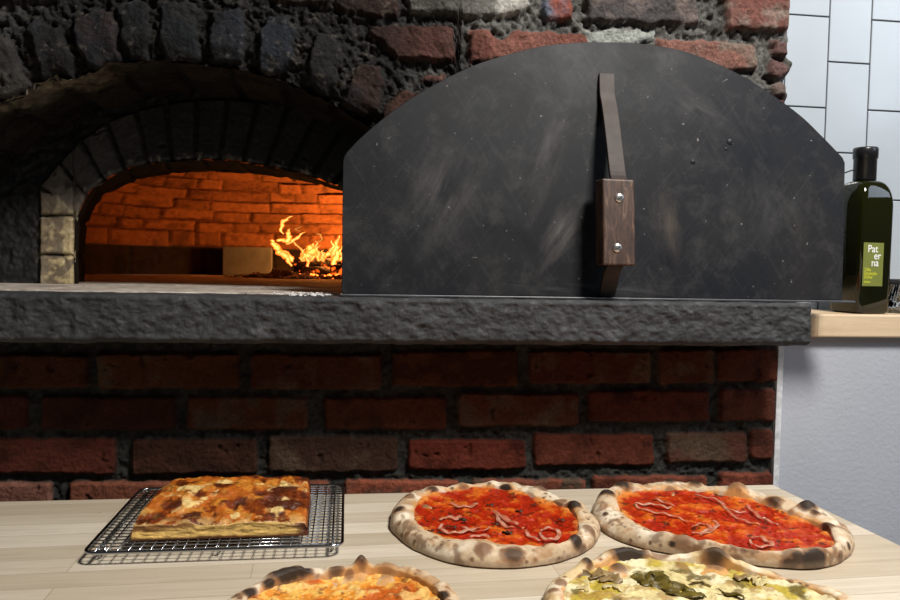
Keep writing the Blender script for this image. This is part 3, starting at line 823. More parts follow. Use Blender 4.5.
for (x, y) in ((619.5, 198), (617.5, 248)):
    c = Vector(dp(x, y, .0625)); bm = bmesh.new()
    r1 = [[bm.verts.new(c+Vector((math.cos(2*PI*k/20)*r_, -h_, math.sin(2*PI*k/20)*r_))) for k in range(20)] for r_, h_ in ((.0072, -.004), (.0072, .0006), (.0062, .0018), (.0030, .0028))]
    for A_, B_ in zip(r1, r1[1:]):
        for k in range(20): bm.faces.new((A_[k], A_[(k+1) % 20], B_[(k+1) % 20], B_[k]))
    bm.faces.new(r1[-1])
    s_ = bm_obj('screw', bm, M_SCREW, grip, smooth=True)
    off = c
    bm = bmesh.new(); add_box(bm, (c.x-.0052, c.y-.0032, c.z-.0007), (c.x+.0052, c.y-.0020, c.z+.0007))
    for v_ in bm.verts:
        d = v_.co-c; an = .6; v_.co = c+Vector((d.x*math.cos(an)-d.z*math.sin(an), d.y, d.x*math.sin(an)+d.z*math.cos(an)))
    sl = bm_obj('slot', bm, plain('dark_slot', (.03, .03, .03), .6), s_)
    if False: sl
    # slot is below 3 levels deep: fold into the screw mesh instead
    s_.data.materials.append(sl.data.materials[0])
    bmj = bmesh.new(); bmj.from_mesh(s_.data); nf = len(bmj.faces); bmj.from_mesh(sl.data)
    bmj.faces.ensure_lookup_table()
    for f in bmj.faces[nf:]: f.material_index = 1
    bmj.to_mesh(s_.data); bmj.free(); bpy.data.objects.remove(sl)
# rivets / pits on the panel
for (x, y, r_) in ((693, 162, .0045), (730, 142, .0055), (726, 149, .003)):
    c = Vector(dp(x, y, .0)); bm = bmesh.new()
    bmesh.ops.create_uvsphere(bm, u_segments=14, v_segments=8, radius=r_)
    for v_ in bm.verts: v_.co = Vector((v_.co.x, v_.co.y*.35, v_.co.z))+c
    bm_obj('rivet', bm, plain('dark_rivet', (.02, .02, .022), .5, .5), door, smooth=True)

# ================================================================== ROOM: tile wall, half wall, counter, floor
YTW = .155
M_TILE, nt, b = newmat('glazed_white_tile')
v = mapping(nt); n = noise(nt, 12, 3, .5, v)
nt.links.new(ramp(nt, n.outputs[0], [(.3, (.385, .43, .47)), (.7, (.41, .455, .50))]), b.inputs['Base Color']); b.inputs['Roughness'].default_value = .18
bump(nt, b, n.outputs[0], .05, .004)
M_GROUT = plain('dark_grout', (.045, .05, .06), .9)
me_w = .0885
bm = bmesh.new()
gy = YTW+.0015
quad(bm, (XR-.0, gy, 1.10), (1.9, gy, 1.10), (1.9, gy, 2.3), (XR-.0, gy, 2.3))
xA0 = atY(827, 80, YTW)[0]; zA = atY(806, 107, YTW)[2]; zA2 = atY(806, 15.5, YTW)[2]; th_ = zA2-zA; zB = atY(850, 63, YTW)[2]
xB = atY(869, 80, YTW)[0]; me_w = xB-xA0
for i in range(-2, 11):
    x0 = xA0 + i*me_w; zo = zB if i % 2 == 0 else zA
    for j in range(-4, 4):
        z0 = zo + j*th_
        lo = (max(x0+.0013, XR-.03), YTW-.001, z0+.0013); hi = (x0+me_w-.0013, YTW+.004, z0+th_-.0013)
        if lo[0] > hi[0]-.005: continue
        add_box(bm, lo, hi)
for f in bm.faces: f.material_index = 0
bm.faces.ensure_lookup_table(); bm.faces[0].material_index = 1
o = bm_obj('wall_back', bm, M_TILE, bevel=.0012); o.data.materials.append(M_GROUT); tag(o, kind='structure')
# the plastered half wall under the counter
M_PLASTER, nt, b = newmat('rolled_white_paint')
v = mapping(nt); n = noise(nt, 130, 5, .6, v); n2 = noise(nt, 4, 4, .5, v)
nt.links.new(ramp(nt, n2.outputs[0], [(.3, (.43, .45, .50)), (.7, (.48, .50, .555))]), b.inputs['Base Color']); b.inputs['Roughness'].default_value = .6
bump(nt, b, n.outputs[0], .35, .003)
o = box('wall_right', (XR+.002, .006, 0), (1.9, .15, 1.140), M_PLASTER); tag(o, kind='structure')
o = box('trim_1', (XR+.0005, -.003, .0), (XR+.011, .006, 1.139), plain('white_trim', (.62, .63, .65), .5), bevel=.001); tag(o, kind='structure')
o = box('floor', (-3, -3.2, -.05), (3, 2.2, 0), plain('concrete_floor', (.2, .19, .18), .6, nscale=5)); tag(o, kind='structure')

def wood_mat(name, cols, stave=(.55, .042), rot=0, rough=.45, gap=(.25, .18, .11)):
    m, nt, b = newmat(name)
    v = mapping(nt, (1, 1, 1), (0, 0, rot))
    br = nd(nt, 'ShaderNodeTexBrick'); nt.links.new(v, br.inputs['Vector'])
    br.inputs['Scale'].default_value = 1; br.inputs['Brick Width'].default_value = stave[0]; br.inputs['Row Height'].default_value = stave[1]
    br.inputs['Mortar Size'].default_value = .0005; br.inputs['Mortar Smooth'].default_value = .3; br.offset = .37
    br.inputs['Color1'].default_value = (0, 0, 0, 1); br.inputs['Color2'].default_value = (1, 1, 1, 1); br.inputs['Mortar'].default_value = (.5, .5, .5, 1)
    tone = ramp(nt, br.outputs[0], [(0, cols[0]), (.5, cols[1]), (1, cols[2])])
    vg = mapping(nt, (1.2, 22, 22), (0, 0, rot)); g = noise(nt, 5, 7, .65, vg, .35)
    c = mixc(nt, tone, ramp(nt, g.outputs[0], [(.3, (.88, .85, .80)), (.55, (1.03, 1.02, 1.0)), (.75, (1.1, 1.1, 1.1))]), 1.0, 'MULTIPLY')
    vs_ = mapping(nt, (2, 7, 7), (0, 0, rot)); st = noise(nt, 2.6, 5, .6, vs_, .3)
    c = mixc(nt, c, (.42, .29, .17), ramp(nt, st.outputs[0], [(.60, (0, 0, 0)), (.80, (.55,)*3)]))
    c = mixc(nt, c, gap, ramp(nt, br.outputs['Fac'], [(0, (0, 0, 0)), (1, (.75,)*3)]))
    vk = noise(nt, 55, 2, .5, mapping(nt))
    c = mixc(nt, c, (.10, .06, .03), ramp(nt, vk.outputs[0], [(.76, (0, 0, 0)), (.80, (.7,)*3)]))
    nt.links.new(c, b.inputs['Base Color']); b.inputs['Roughness'].default_value = rough
    bump(nt, b, g.outputs[0], .08, .001)
    return m
M_TABLE = wood_mat('worn_maple_butcher_block', [(.50, .42, .31), (.60, .52, .41), (.70, .63, .52)], rot=math.radians(-2))
M_COUNTER = wood_mat('pale_maple_counter', [(.60, .44, .27), (.66, .50, .33), (.70, .55, .38)], stave=(.4, .03))
cz = 1.180
counter = box('worktop', (XR+.001, -.010, 1.1405), (1.9, .152, cz), M_COUNTER, bevel=.003)
tag(counter, 'pale wooden worktop on the white half wall, carrying the oil bottle', 'worktop')

tbl = empty('prep_table', (-.1, -.4, 0), 'long pale butcher-block table in front of the brick oven, holding all the pizzas', 'table')
TY0, TY1, TX0, TX1 = -.86, -.052, -1.0, .706
bm = bmesh.new()
vs = [(TX0, TY1, 0), (TX1-.003, TY1, 0), (TX1+.012, -.34, 0), (TX1+.04, TY0, 0), (TX0, TY0, 0)]
t_ = [bm.verts.new((x, y, .9)) for x, y, z in vs]; b_ = [bm.verts.new((x, y, .855)) for x, y, z in vs]
bm.faces.new(t_); bm.faces.new(b_[::-1])
for i in range(5): bm.faces.new((t_[i], b_[i], b_[(i+1) % 5], t_[(i+1) % 5]))
bm_obj('table_top', bm, M_TABLE, tbl, bevel=.003)
for x in (TX0+.06, TX1-.09):
    for y in (TY0+.06, TY1-.09):
        box('leg', (x-.03, y-.03, 0), (x+.03, y+.03, .8545), M_COUNTER, tbl, bevel=.003)

# ================================================================== BOTTLE
bc = atZ(868, 309.5, cz+.001); BX, BY = -.0155+float((atY(846, 260, .045)[0]+atY(891.5, 260, .045)[0])/2), .045
bw = float(atY(891.5, 260, .045)[0]-atY(846, 260, .045)[0])/2*.81
ztop = float(atY(866, 148, .045)[2])
BH = ztop-cz
bottle = empty('oil_bottle', (BX, BY, cz+.0005), 'tall square dark green olive oil bottle with black cap and olive label on the worktop', 'bottle')
def rsq(c, hw_, rcor, z, n=8, ang=math.radians(8)):
    out = []
    for q in range(4):
        a0 = q*PI/2
        ccx = (hw_-rcor)*(1 if q in (0, 3) else -1); ccy = (hw_-rcor)*(1 if q in (0, 1) else -1)
        for k in range(n):
            a = a0+PI/2*k/(n-1); x = ccx+rcor*math.cos(a); y = ccy+rcor*math.sin(a)
            out.append((c[0]+x*math.cos(ang)-y*math.sin(ang), c[1]+x*math.sin(ang)+y*math.cos(ang), z))
    return out
def loft(name, secs, mat, parent, capb=True, capt=True, smooth=True):
    N = len(secs[0]); V = [p for s in secs for p in s]
    f = [tuple(q) for q in grid_faces(len(secs), N, wrapv=True, flip=True)]
    if capb: f.append(tuple(range(N))[::-1])
    if capt: f.append(tuple(range((len(secs)-1)*N, len(secs)*N)))
    o = from_np(name, V, f, mat, parent, smooth=smooth)
    bm = bmesh.new(); bm.from_mesh(o.data); bmesh.ops.recalc_face_normals(bm, faces=bm.faces[:]); bm.to_mesh(o.data); bm.free()
    return o
M_GLASS, nt, b = newmat('dark_green_glass')
b.inputs['Base Color'].default_value = (.010, .011, .0015, 1); b.inputs['Roughness'].default_value = .04
b.inputs['Transmission Weight'].default_value = .2; b.inputs['IOR'].default_value = 1.5
vv = mapping(nt); ng = noise(nt, 20, 2, .5, vv); bump(nt, b, ng.outputs[0], .02, .002)
z0 = cz+.001
zsh = float(atY(866, 203, .045)[2])     # shoulder
zn = float(atY(866, 180, .045)[2]); zcb = float(atY(866, 178, .045)[2])
sec = [(bw*.9, .012, z0), (bw, .012, z0+.004), (bw, .011, zsh-.006)]
NK = .0175
for k in range(1, 13):
    t = k/12; sec.append((NK+(bw-NK)*max(0, math.cos(t*PI/2))**.8, .011+.0065*t, zsh-.006+.044*math.sin(t*PI/2)))
sec.append((NK, NK, zsh+.056))
sec = [(h, min(rc, h*.999), z) for h, rc, z in sec]
body = loft('glass_body', [rsq((BX, BY), h, rc, z) for h, rc, z in sec], M_GLASS, bottle)
zc0 = zsh+.0385
M_CAP = plain('black_plastic_cap', (.012, .012, .013), .3, nscale=30)
cs = [(.0178, zc0), (.0190, zc0+.002), (.0190, ztop-.020), (.0205, ztop-.019), (.0207, ztop-.003), (.0195, ztop)]
cap = loft('cap', [rsq((BX, BY), h, h*.999, z, 10) for h, z in cs], M_CAP, bottle)
bm = bmesh.new()
q1 = Vector((BX-.017, BY-.004, zcb+.012)); 
add_tube(bm, [q1, q1+Vector((-.012, -.002, .000)), q1+Vector((-.026, -.004, -.005)), q1+Vector((-.036, -.006, -.006))], .0012, 6)
bm_obj('seal_tab', bm, M_CAP, bottle)
# label
M_LABEL = plain('olive_label', (.17, .19, .035), .55, nscale=30, var=.06)
la = math.radians(8)
ex = np.array((math.cos(la), math.sin(la), 0)); ey = np.array((math.sin(la), -math.cos(la), 0))
def onface(u, w, d): return np.array((BX, BY, 0))+ex*u+ey*(bw+d)+np.array((0, 0, w))
nb = -ey
pf = np.array((BX, BY, 0))+ey*(bw+.0005)
l0 = atP(862, 286, pf, ey); l1 = atP(884, 243, pf, ey)
uL = (l0-np.array((BX, BY, 0))) @ ex; uR = (l1-np.array((BX, BY, 0))) @ ex
uR = min(uR, bw*.93); zL0, zL1 = l0[2], l1[2]
bm = bmesh.new()
pa = [onface(uL, zL0, .0002), onface(uR, zL0, .0002), onface(uR, zL1, .0002), onface(uL, zL1, .0002)]
pb_ = [onface(uL, zL0, .0007), onface(uR, zL0, .0007), onface(uR, zL1, .0007), onface(uL, zL1, .0007)]
va = [bm.verts.new(p) for p in pa]; vb = [bm.verts.new(p) for p in pb_]
bm.faces.new(vb); bm.faces.new(va[::-1])
for i in range(4): bm.faces.new((va[i], va[(i+1) % 4], vb[(i+1) % 4], vb[i]))
lab = bm_obj('label', bm, M_LABEL, bottle); lab['label'] = 'olive green paper label with white lettering'
def text(s, u, w, size, mat, name, xs_=1.0, off=.0):
    cu = bpy.data.curves.new(name, 'FONT'); cu.body = s; cu.size = size; cu.extrude = .00015; cu.offset = off
    o = bpy.data.objects.new(name, cu); COL.objects.link(o)
    dg = bpy.context.evaluated_depsgraph_get(); dg.update()
    me = bpy.data.meshes.new_from_object(o.evaluated_get(dg)); bpy.data.objects.remove(o)
    P = []
    for v_ in me.vertices:
        q = onface(u+v_.co.x*xs_, w+v_.co.y, .0009+v_.co.z) - np.array(parent_world(bottle)); v_.co = q
    me.materials.clear(); me.materials.append(mat)
    # sub-part of the label
    oo = bpy.data.objects.new(name, me); link(oo, lab); return oo
M_WH = plain('white_ink', (.85, .85, .82), .6, var=.02); M_YE = plain('yellow_ink', (.62, .62, .03), .6, var=.02)
LW, LH = uR-uL, zL1-zL0
text('Pat', uL+LW*.20, zL1-LH*.22, LH*.24, M_WH, 'lettering', .95, .0001)
text('er', uL+LW*.52, zL1-LH*.38, LH*.24, M_WH, 'lettering', .95, .0001)
text('na', uL+LW*.40, zL1-LH*.54, LH*.24, M_WH, 'lettering', .95, .0001)
text('Olio', uL+LW*.07, zL1-LH*.66, LH*.115, M_YE, 'lettering', .9)
text('Extravergine', uL+LW*.07, zL1-LH*.745, LH*.115, M_YE, 'lettering', .62)
text("d'oliva", uL+LW*.07, zL1-LH*.83, LH*.115, M_YE, 'lettering', .8)
text('italiano', uL+LW*.07, zL1-LH*.93, LH*.085, M_YE, 'lettering', .75)

# jar at the right edge
JX = float(atY(905, 290, .06)[0]); JY = .06
jr = JX-float(atY(885, 290, .06)[0]); jz = float(atY(893, 279, .06)[2])
jar = empty('glass_jar', (JX, JY, cz+.0005), 'low clear glass jar of pale flakes on the worktop right of the bottle', 'jar')
def circ(r_, z, n=36): return [(JX+r_*math.cos(2*PI*k/n), JY+r_*math.sin(2*PI*k/n), z) for k in range(n)]
mg, nt, b = newmat('clear_glass'); b.inputs['Transmission Weight'].default_value = 1; b.inputs['Roughness'].default_value = .02; b.inputs['Base Color'].default_value = (.93, .95, .95, 1)
loft('glass_wall', [circ(jr*.93, cz+.001), circ(jr, cz+.004), circ(jr, jz), circ(jr-.0025, jz), circ(jr-.0025, cz+.006), circ(.002, cz+.005)], mg, jar, True, True)
bm = bmesh.new()
rj = random.Random(9)
for _ in range(260):
    a = rj.uniform(0, 2*PI); r_ = (jr-.007)*math.sqrt(rj.random())
    pebble(bm, (JX+r_*math.cos(a), JY+r_*math.sin(a), cz+.009+rj.uniform(0, .028)), rj.uniform(.002, .0038), rj)
c_ = bm_obj('jar_contents', bm, plain('grey_flakes', (.32, .32, .33), .7, var=.6, nscale=90), jar); c_['kind'] = 'stuff'
loft('jar_rim', [circ(jr+.0012, jz-.010), circ(jr+.002, jz-.009), circ(jr+.002, jz-.001), circ(jr+.0006, jz), circ(jr+.0003, jz-.010)], plain('dark_jar_ring', (.05, .05, .055), .3, .3), jar, False, False)

# ================================================================== COOLING RACK
RZ = .9155
cns = [atZ(141, 489, RZ), atZ(342, 486, RZ), atZ(344, 547, RZ), atZ(84, 552, RZ)]
cns = [(float(p[0]), float(p[1])) for p in cns]
rx0 = (cns[0][0]+cns[3][0])/2; rx1 = (cns[1][0]+cns[2][0])/2; ry1 = max(cns[0][1], cns[1][1]); ry0 = (cns[2][1]+cns[3][1])/2
rack = empty('cooling_rack', ((rx0+rx1)/2, (ry0+ry1)/2, .9), 'chrome wire cooling rack on the table carrying the square focaccia', 'cooling rack')
M_CHROME = plain('chrome_wire', (.42, .43, .45), .16, 1.0, var=.05)
def rrect(x0, y0, x1, y1, r_, z, n=6):
    out = []
    for ccx, ccy, a0 in ((x1-r_, y1-r_, 0), (x0+r_, y1-r_, PI/2), (x0+r_, y0+r_, PI), (x1-r_, y0+r_, 1.5*PI)):
        for k in range(n+1): out.append((ccx+r_*math.cos(a0+PI/2*k/n), ccy+r_*math.sin(a0+PI/2*k/n), z))
    return out
bm = bmesh.new(); add_tube(bm, rrect(rx0, ry0, rx1, ry1, .014, RZ), .0021, 8, closed=True)
bm_obj('rim_wire', bm, M_CHROME, rack, smooth=True)
nw = 24
for i in range(1, nw):
    x = rx0+(rx1-rx0)*i/nw; bm = bmesh.new(); e_ = .002
    add_tube(bm, [(x, ry0+e_, RZ+.0006), (x, (ry0+ry1)/2, RZ+.0006), (x, ry1-e_, RZ+.0006)], .0009, 6); bm_obj('cross_wire', bm, M_CHROME, rack, smooth=True)
nw2 = 23
for i in range(1, nw2):
    y = ry0+(ry1-ry0)*i/nw2; bm = bmesh.new()
    add_tube(bm, [(rx0+.002, y, RZ-.0010), ((rx0+rx1)/2, y, RZ-.0010), (rx1-.002, y, RZ-.0010)], .0009, 6); bm_obj('long_wire', bm, M_CHROME, rack, smooth=True)
for x in (rx0+.012, (rx0+rx1)/2, rx1-.012):
    bm = bmesh.new(); zf = .9022
    bar = x != (rx0+rx1)/2
    for y in (ry0+.03, ry1-.03):
        if y > ry0+.031 and not bar:
            bm_obj('foot', bm, M_CHROME, rack, smooth=True); bm = bmesh.new()
        add_tube(bm, [(x, y-.012, RZ-.002), (x, y-.010, zf+.002), (x, y-.006, zf), (x, y+.006, zf), (x, y+.010, zf+.002), (x, y+.012, RZ-.002)], .0017, 6)
    if x != (rx0+rx1)/2: add_tube(bm, [(x, ry0+.002, RZ-.003), (x, ry1-.002, RZ-.003)], .0017, 6)
    bm_obj('foot', bm, M_CHROME, rack, smooth=True)

# ================================================================== FOCACCIA
FZ = RZ+.0022
fc = [atZ(131, 541, FZ), atZ(308, 535.5, FZ)]
top_z = FZ+.030
bkL = atZ(160, 479, top_z); bkR = atZ(312, 477, top_z)
fx0, fx1 = float(fc[0][0]), float(fc[1][0])
A_ = np.array(fc[0][:2]); B_ = np.array(fc[1][:2]); D_ = np.array(bkL[:2]); E_ = np.array(bkR[:2])
nu, nv = 230, 190
def focaccia():
    # closed surface: parametric superellipsoid-like box, front face cut straight
    pts = []; colr = []
    U = np.linspace(0, 1, nu); nprof = nv
    # cross-profile (v: 0 bottom front -> front face -> top -> back -> bottom back)
    pv = []; H0 = .030
    for k in range(34): pv.append((0.0+.004*math.sin(k/33*PI), k/33*.86, 0))
    for k in range(1, 10): a = k/9*PI/2; pv.append((.03*(1-math.cos(a)), .86+.14*math.sin(a), 1 if k > 2 else 0))
    for k in range(1, 110): pv.append((.03+.90*k/110, 1.0, 1))
    for k in range(0, 16): a = k/15*PI/2; pv.append((.93+.07*math.sin(a), .55+.45*math.cos(a), 1))
    for k in range(1, 12): pv.append((1.0-.01*k/11, .55*(1-k/11), 2))
    pv = np.array(pv); n2_ = len(pv)
    UU, KK = np.meshgrid(U, np.arange(n2_), indexing='ij')
    vv_ = pv[KK, 0]; hh_ = pv[KK, 1]; zone = pv[KK, 2]
    # end rounding along u
    eu = np.minimum(UU, 1-UU)
    ew = np.where(UU < .5, .018+.11*sstep(.08, .7, vv_), .022)
    endr = np.clip(1-(1-np.clip(eu/ew, 0, 1))**2.4, 0, 1)
    P2 = (A_[None, None]*(1-UU[..., None]) + B_[None, None]*UU[..., None])*(1-vv_[..., None]) + (D_[None, None]*(1-UU[..., None]) + E_[None, None]*UU[..., None])*vv_[..., None]
    # slight bulge of outline
    P2[..., 0] += .003*fbm(vv_*4, hh_*3, UU*2, 3, 401)*1.0
    side = (UU-.5)*2
    cr_ = sstep(.80, 1.0, vv_)
    P2[..., 0] += -side*np.abs(side)**5*(.016*cr_**1.5)
    P2[..., 1] += -.010*np.abs(side)**4*cr_
    x, y = P2[..., 0], P2[..., 1]
    dome = 1+.10*np.sin(PI*np.clip(vv_, 0, 1))*np.sin(PI*UU) + .10*fbm(x*22, y*22, 0, 3, 403) - .10*sstep(.6, 1, UU)*(1-vv_)
    lump = .0042*fbm(x*65, y*65, 0, 4, 404)*sstep(.5, 1, hh_)
    z = FZ + H0*(.66+.48*sstep(0, .6, vv_))*hh_*dome*(.42+.58*endr) + lump
    y2 = y - sstep(.2, .0, vv_)*sstep(.0, .3, hh_)*0.002*fbm(x*60, hh_*4, 0, 3, 405)
    # colours
    c = np.zeros(x.shape+(3,))
    top = np.array((.46, .115, .012)); pale = np.array((.85, .62, .24)); brn = np.array((.15, .024, .005)); gold = np.array((.62, .25, .03)); deep = np.array((.04, .008, .003))
    n1 = fbm(x*38, y*38, 0, 4, 410); n2n = fbm(x*85, y*85, 0, 4, 411); n3 = fbm(x*24+5, y*30, 0, 4, 412)
    c[:] = top
    c = mix3(c, gold, sstep(.02, .32, n2n)*.7)
    c = mix3(c, brn, sstep(-.10, .13, n1)*.88)
    c = mix3(c, deep, sstep(.12, .36, n1+.5*n2n)*.75)
    # pale cheese patches (at traced spots)
    for (px, py, rx, ry) in ((192, 494, 15, 6), (184, 503, 9, 6), (222, 487, 10, 2.5), (284, 489, 22, 4), (279, 503, 12, 6), (236, 507, 5, 2), (212, 516, 7, 2.5)):
        q = atZ(px, py, top_z); d = np.hypot((x-q[0])/(rx*.00125), (y-q[1])/(ry*.0036))
        c = mix3(c, pale, sstep(1.1, .1, d+2.0*n2n+1.3*n1)*.9)
    lf = sstep(.16, .0, UU)*(hh_ > .5)
    c = mix3(c, (.72, .42, .12), lf*sstep(-.2, .2, n2n)*.7)
    fr_ = sstep(.13, .02, vv_)*(zone == 1)
    c = mix3(c, (.62, .36, .13), fr_*sstep(-.15, .2, n2n)*.8)
    # cut front face: pale crumb, dark at top edge & bottom
    fm = (zone == 0).astype(float)*sstep(.06, .02, vv_)
    crumb = np.array((.72, .46, .14))
    cf = np.zeros_like(c)+crumb
    cf = cf*(1+.35*fbm(x*120, z*260, 0, 3, 420)[..., None])
    streak = sstep(.42, .70, hh_+.25*fbm(x*22, z*50, 0, 3, 421))*sstep(-.12, .12, fbm(x*16+2, x*0, 0, 2, 424)+.12)
    cf = mix3(cf, (.16, .04, .01), streak*.85*sstep(.97, .86, hh_))
    cf = mix3(cf, (.12, .04, .012), sstep(.20, .06, hh_+.08*fbm(x*60, z*0, 0, 3, 423)))
    cf = mix3(cf, (.10, .025, .008), sstep(.88, .98, UU))
    c = c*(1-fm[..., None])+cf*fm[..., None]
    ends = sstep(.012, .0, eu)+sstep(.55, .2, hh_)*(zone >= 1)
    c = mix3(c, (.09, .022, .008), np.clip(ends, 0, 1)*.8)
    V = np.stack([x, y2, z], -1)
    f = [tuple(q) for q in grid_faces(nu, n2_, flip=True)]
    f.append(tuple(range(n2_))); f.append(tuple(range((nu-1)*n2_, nu*n2_))[::-1])
    for i in range(nu-1): f.append((i*n2_, i*n2_+n2_-1, (i+1)*n2_+n2_-1, (i+1)*n2_))
    return V.reshape(-1, 3), f, c.reshape(-1, 3)
V, f, c = focaccia()
foc = from_np('focaccia', V, f, M_FOCACCIA, None, c)
bm = bmesh.new(); bm.from_mesh(foc.data); bmesh.ops.recalc_face_normals(bm, faces=bm.faces[:]); bm.to_mesh(foc.data); bm.free()
tag(foc, 'thick rectangular slab of focaccia with browned cheese crust on the wire rack', 'focaccia')

# ================================================================== PIZZAS
TZ = .9006
def polar_fn(pts, c):
    a = np.array([math.atan2(p[1]-c[1], p[0]-c[0]) for p in pts]); r_ = np.array([math.hypot(p[0]-c[0], p[1]-c[1]) for p in pts])
    o = np.argsort(a); a = a[o]; r_ = r_[o]
    a = np.r_[a[-1]-2*PI, a, a[0]+2*PI]; r_ = np.r_[r_[-1], r_, r_[0]]
    def fn(t):
        t = (np.asarray(t)+PI) % (2*PI)-PI; return np.interp(t, a, r_)
    def sm(t):
        return sum(w*fn(t+d) for d, w in ((-.09, .2), (-.045, .2), (0, .2), (.045, .2), (.09, .2)))
    return sm
def pizza(name_label, outline, sauce, bubbles, seed, cat='pizza', H=.019, kind='red', group='pizzas on the table'):
    O = np.array(outline); c = O.mean(0)
    c = np.array(((O[:, 0].max()+O[:, 0].min())/2, (O[:, 1].max()+O[:, 1].min())/2))
    Rf = polar_fn(outline, c); Sf = polar_fn(sauce, c)
    root = empty('pizza', (c[0], c[1], .9), name_label, cat, group)
    NT, NR = 420, 120
    th_ = np.linspace(0, 2*PI, NT, endpoint=False)
    R_ = Rf(th_)*(1+.012*fbm(np.cos(th_)*6, np.sin(th_)*6, 0, 3, seed)); S_ = np.minimum(Sf(th_), R_-.010)
    k = np.linspace(0, 1, NR)
    # radial coordinate: inner part sparse, rim dense
    q = np.where(k < .4, k/.4, 1+(k-.4)/.6)     # 0..1 inner, 1..2 rim
    r = np.where(q[None, :] <= 1, q[None, :]*S_[:, None], S_[:, None]+(R_-S_)[:, None]*(1-np.cos(np.clip(q[None, :]-1, 0, 1)*PI))/2*1.0)
    x = c[0]+r*np.cos(th_)[:, None]; y = c[1]+r*np.sin(th_)[:, None]
    t = np.clip((r-S_[:, None])/(R_-S_)[:, None], 0, 1)
    Hn = H*(1+.28*fbm(np.cos(th_)*3, np.sin(th_)*3, 0, 3, seed+1)+.22*fbm(np.cos(th_)*8, np.sin(th_)*8, 0, 2, seed+2))
    base = .0065
    prof = np.sqrt(np.clip(1-(2*np.clip(t*.9+.1, 0, 1)-1)**2, 0, 1))
    z = TZ+.0015+base*(t < 1)*np.sqrt(np.clip(1-t**6, 0, 1)) + (Hn[:, None]-base)*prof*sstep(0, .12, t+.02)
    z = z + .0022*fbm(x*45, y*45, 0, 4, seed+3)*sstep(0, .2, t)*sstep(1.02, .7, t)
    n1 = fbm(x*55, y*55, z*70, 4, seed+4); n2 = fbm(x*26, y*26, z*30, 3, seed+5); n3 = fbm(x*170, y*170, z*170, 3, seed+6)
    dough = np.array((.60, .45, .29)) if kind != 'white' else np.array((.66, .50, .27))
    C = np.zeros(x.shape+(3,))+dough
    C = mix3(C, (.80, .69, .53), sstep(-.05, .3, n2)*.85)
    C = mix3(C, (.42, .21, .085), sstep(.04, .30, n1)*.65)
    C = mix3(C, (.16, .085, .045), sstep(.17, .36, fbm(x*75+3, y*75, z*60, 3, seed+8))*.7*sstep(.25, .6, t))
    C = mix3(C, (.26, .16, .10), sstep(.14, .34, n3)*.30*sstep(.4, .8, t))
    C = mix3(C, (.62, .30, .08), sstep(.30, .05, t)*sstep(-.15, .1, n1)*.75)
    ch = np.zeros(x.shape)
    for (px, py, rad_, hgt, cc, ax) in bubbles:
        Q = np.stack([x, y, z], -1)-CAM; dz_ = Q @ fw
        ex_ = 450+FP*(Q @ rt)/dz_-px; ey_ = 300-FP*(Q @ up)/dz_-py
        e2 = ex_**2+ey_**2; near = e2 < max(6.0, e2.min()*1.5)
        i0 = np.argmin(np.where(near, dz_, 1e9)); ii = np.unravel_index(i0, x.shape)
        p = (x[ii], y[ii], z[ii])
        d = np.sqrt(((x-p[0])/(rad_*ax))**2+((y-p[1])/(rad_*1.25))**2+((z-p[2])/rad_)**2)
        g_ = np.exp(-(d**2)*1.1)*hgt*1.15
        z = z + g_*sstep(1.02, .90, t)
        x = x + g_*.45*np.cos(th_)[:, None]*sstep(.3, .9, t); y = y + g_*.45*np.sin(th_)[:, None]*sstep(.3, .9, t)
        ch = np.maximum(ch, cc*sstep(1.2, .40, d+.40*n1+.15*n3))
    rg = random.Random(seed)
    for _ in range(120):
        a = rg.uniform(0, 2*PI); Ra = float(Rf(a)); Sa = float(Sf(a)); rr2 = Ra-(Ra-Sa)*rg.random()**1.3*.85
        p = (c[0]+rr2*math.cos(a), c[1]+rr2*math.sin(a)); s_ = rg.uniform(.0015, .0045)
        zz2 = TZ+H*math.sqrt(max(0, 1-(2*(.1+.9*(rr2-Sa)/(Ra-Sa))-1)**2)); d = np.sqrt((x-p[0])**2+(y-p[1])**2+(z-zz2)**2)/s_
        ch = np.maximum(ch, rg.uniform(.25, .8)*sstep(1.3, .4, d+.3*n3))
    C = mix3(C, (.23, .11, .05), sstep(.08, .45, ch)*.85)
    C = mix3(C, (.022, .016, .013), sstep(.45, .9, ch)*.93)
    C = mix3(C, (.25, .17, .11), sstep(.96, 1.0, t)*.5)
    V = np.stack([x, y, z], -1)
    # bottom ring + cap
    bt = np.stack([c[0]+R_*.97*np.cos(th_), c[1]+R_*.97*np.sin(th_), np.full(NT, TZ)], -1)
    V = np.concatenate([V, bt[:, None]], 1); C = np.concatenate([C, np.tile(np.array((.3, .2, .13)), (NT, 1, 1))], 1)
    f = [tuple(g) for g in grid_faces(NT, NR+1, wrapu=True)]
    f.append(tuple(i*(NR+1)+NR for i in range(NT))[::-1])
    o = from_np('crust', V.reshape(-1, 3), f, M_DOUGH, root, C.reshape(-1, 3))
    bm = bmesh.new(); bm.from_mesh(o.data); bmesh.ops.remove_doubles(bm, verts=bm.verts[:], dist=1e-6); bmesh.ops.recalc_face_normals(bm, faces=bm.faces[:]); bm.to_mesh(o.data); bm.free()
    # topping sheet
    NR2 = 120
    Ss = S_*(1.0+.05*fbm(np.cos(th_)*7, np.sin(th_)*7, 0, 4, seed+7)+.02) + .003
    k2 = np.linspace(0, 1, NR2)**.8
    r2 = k2[None, :]*Ss[:, None]; x = c[0]+r2*np.cos(th_)[:, None]; y = c[1]+r2*np.sin(th_)[:, None]
    n1 = fbm(x*60, y*60, 0, 4, seed+10); n2 = fbm(x*30, y*30, 0, 4, seed+11); n3 = fbm(x*150, y*150, 0, 3, seed+12)
    e = k2[None, :]+x*0
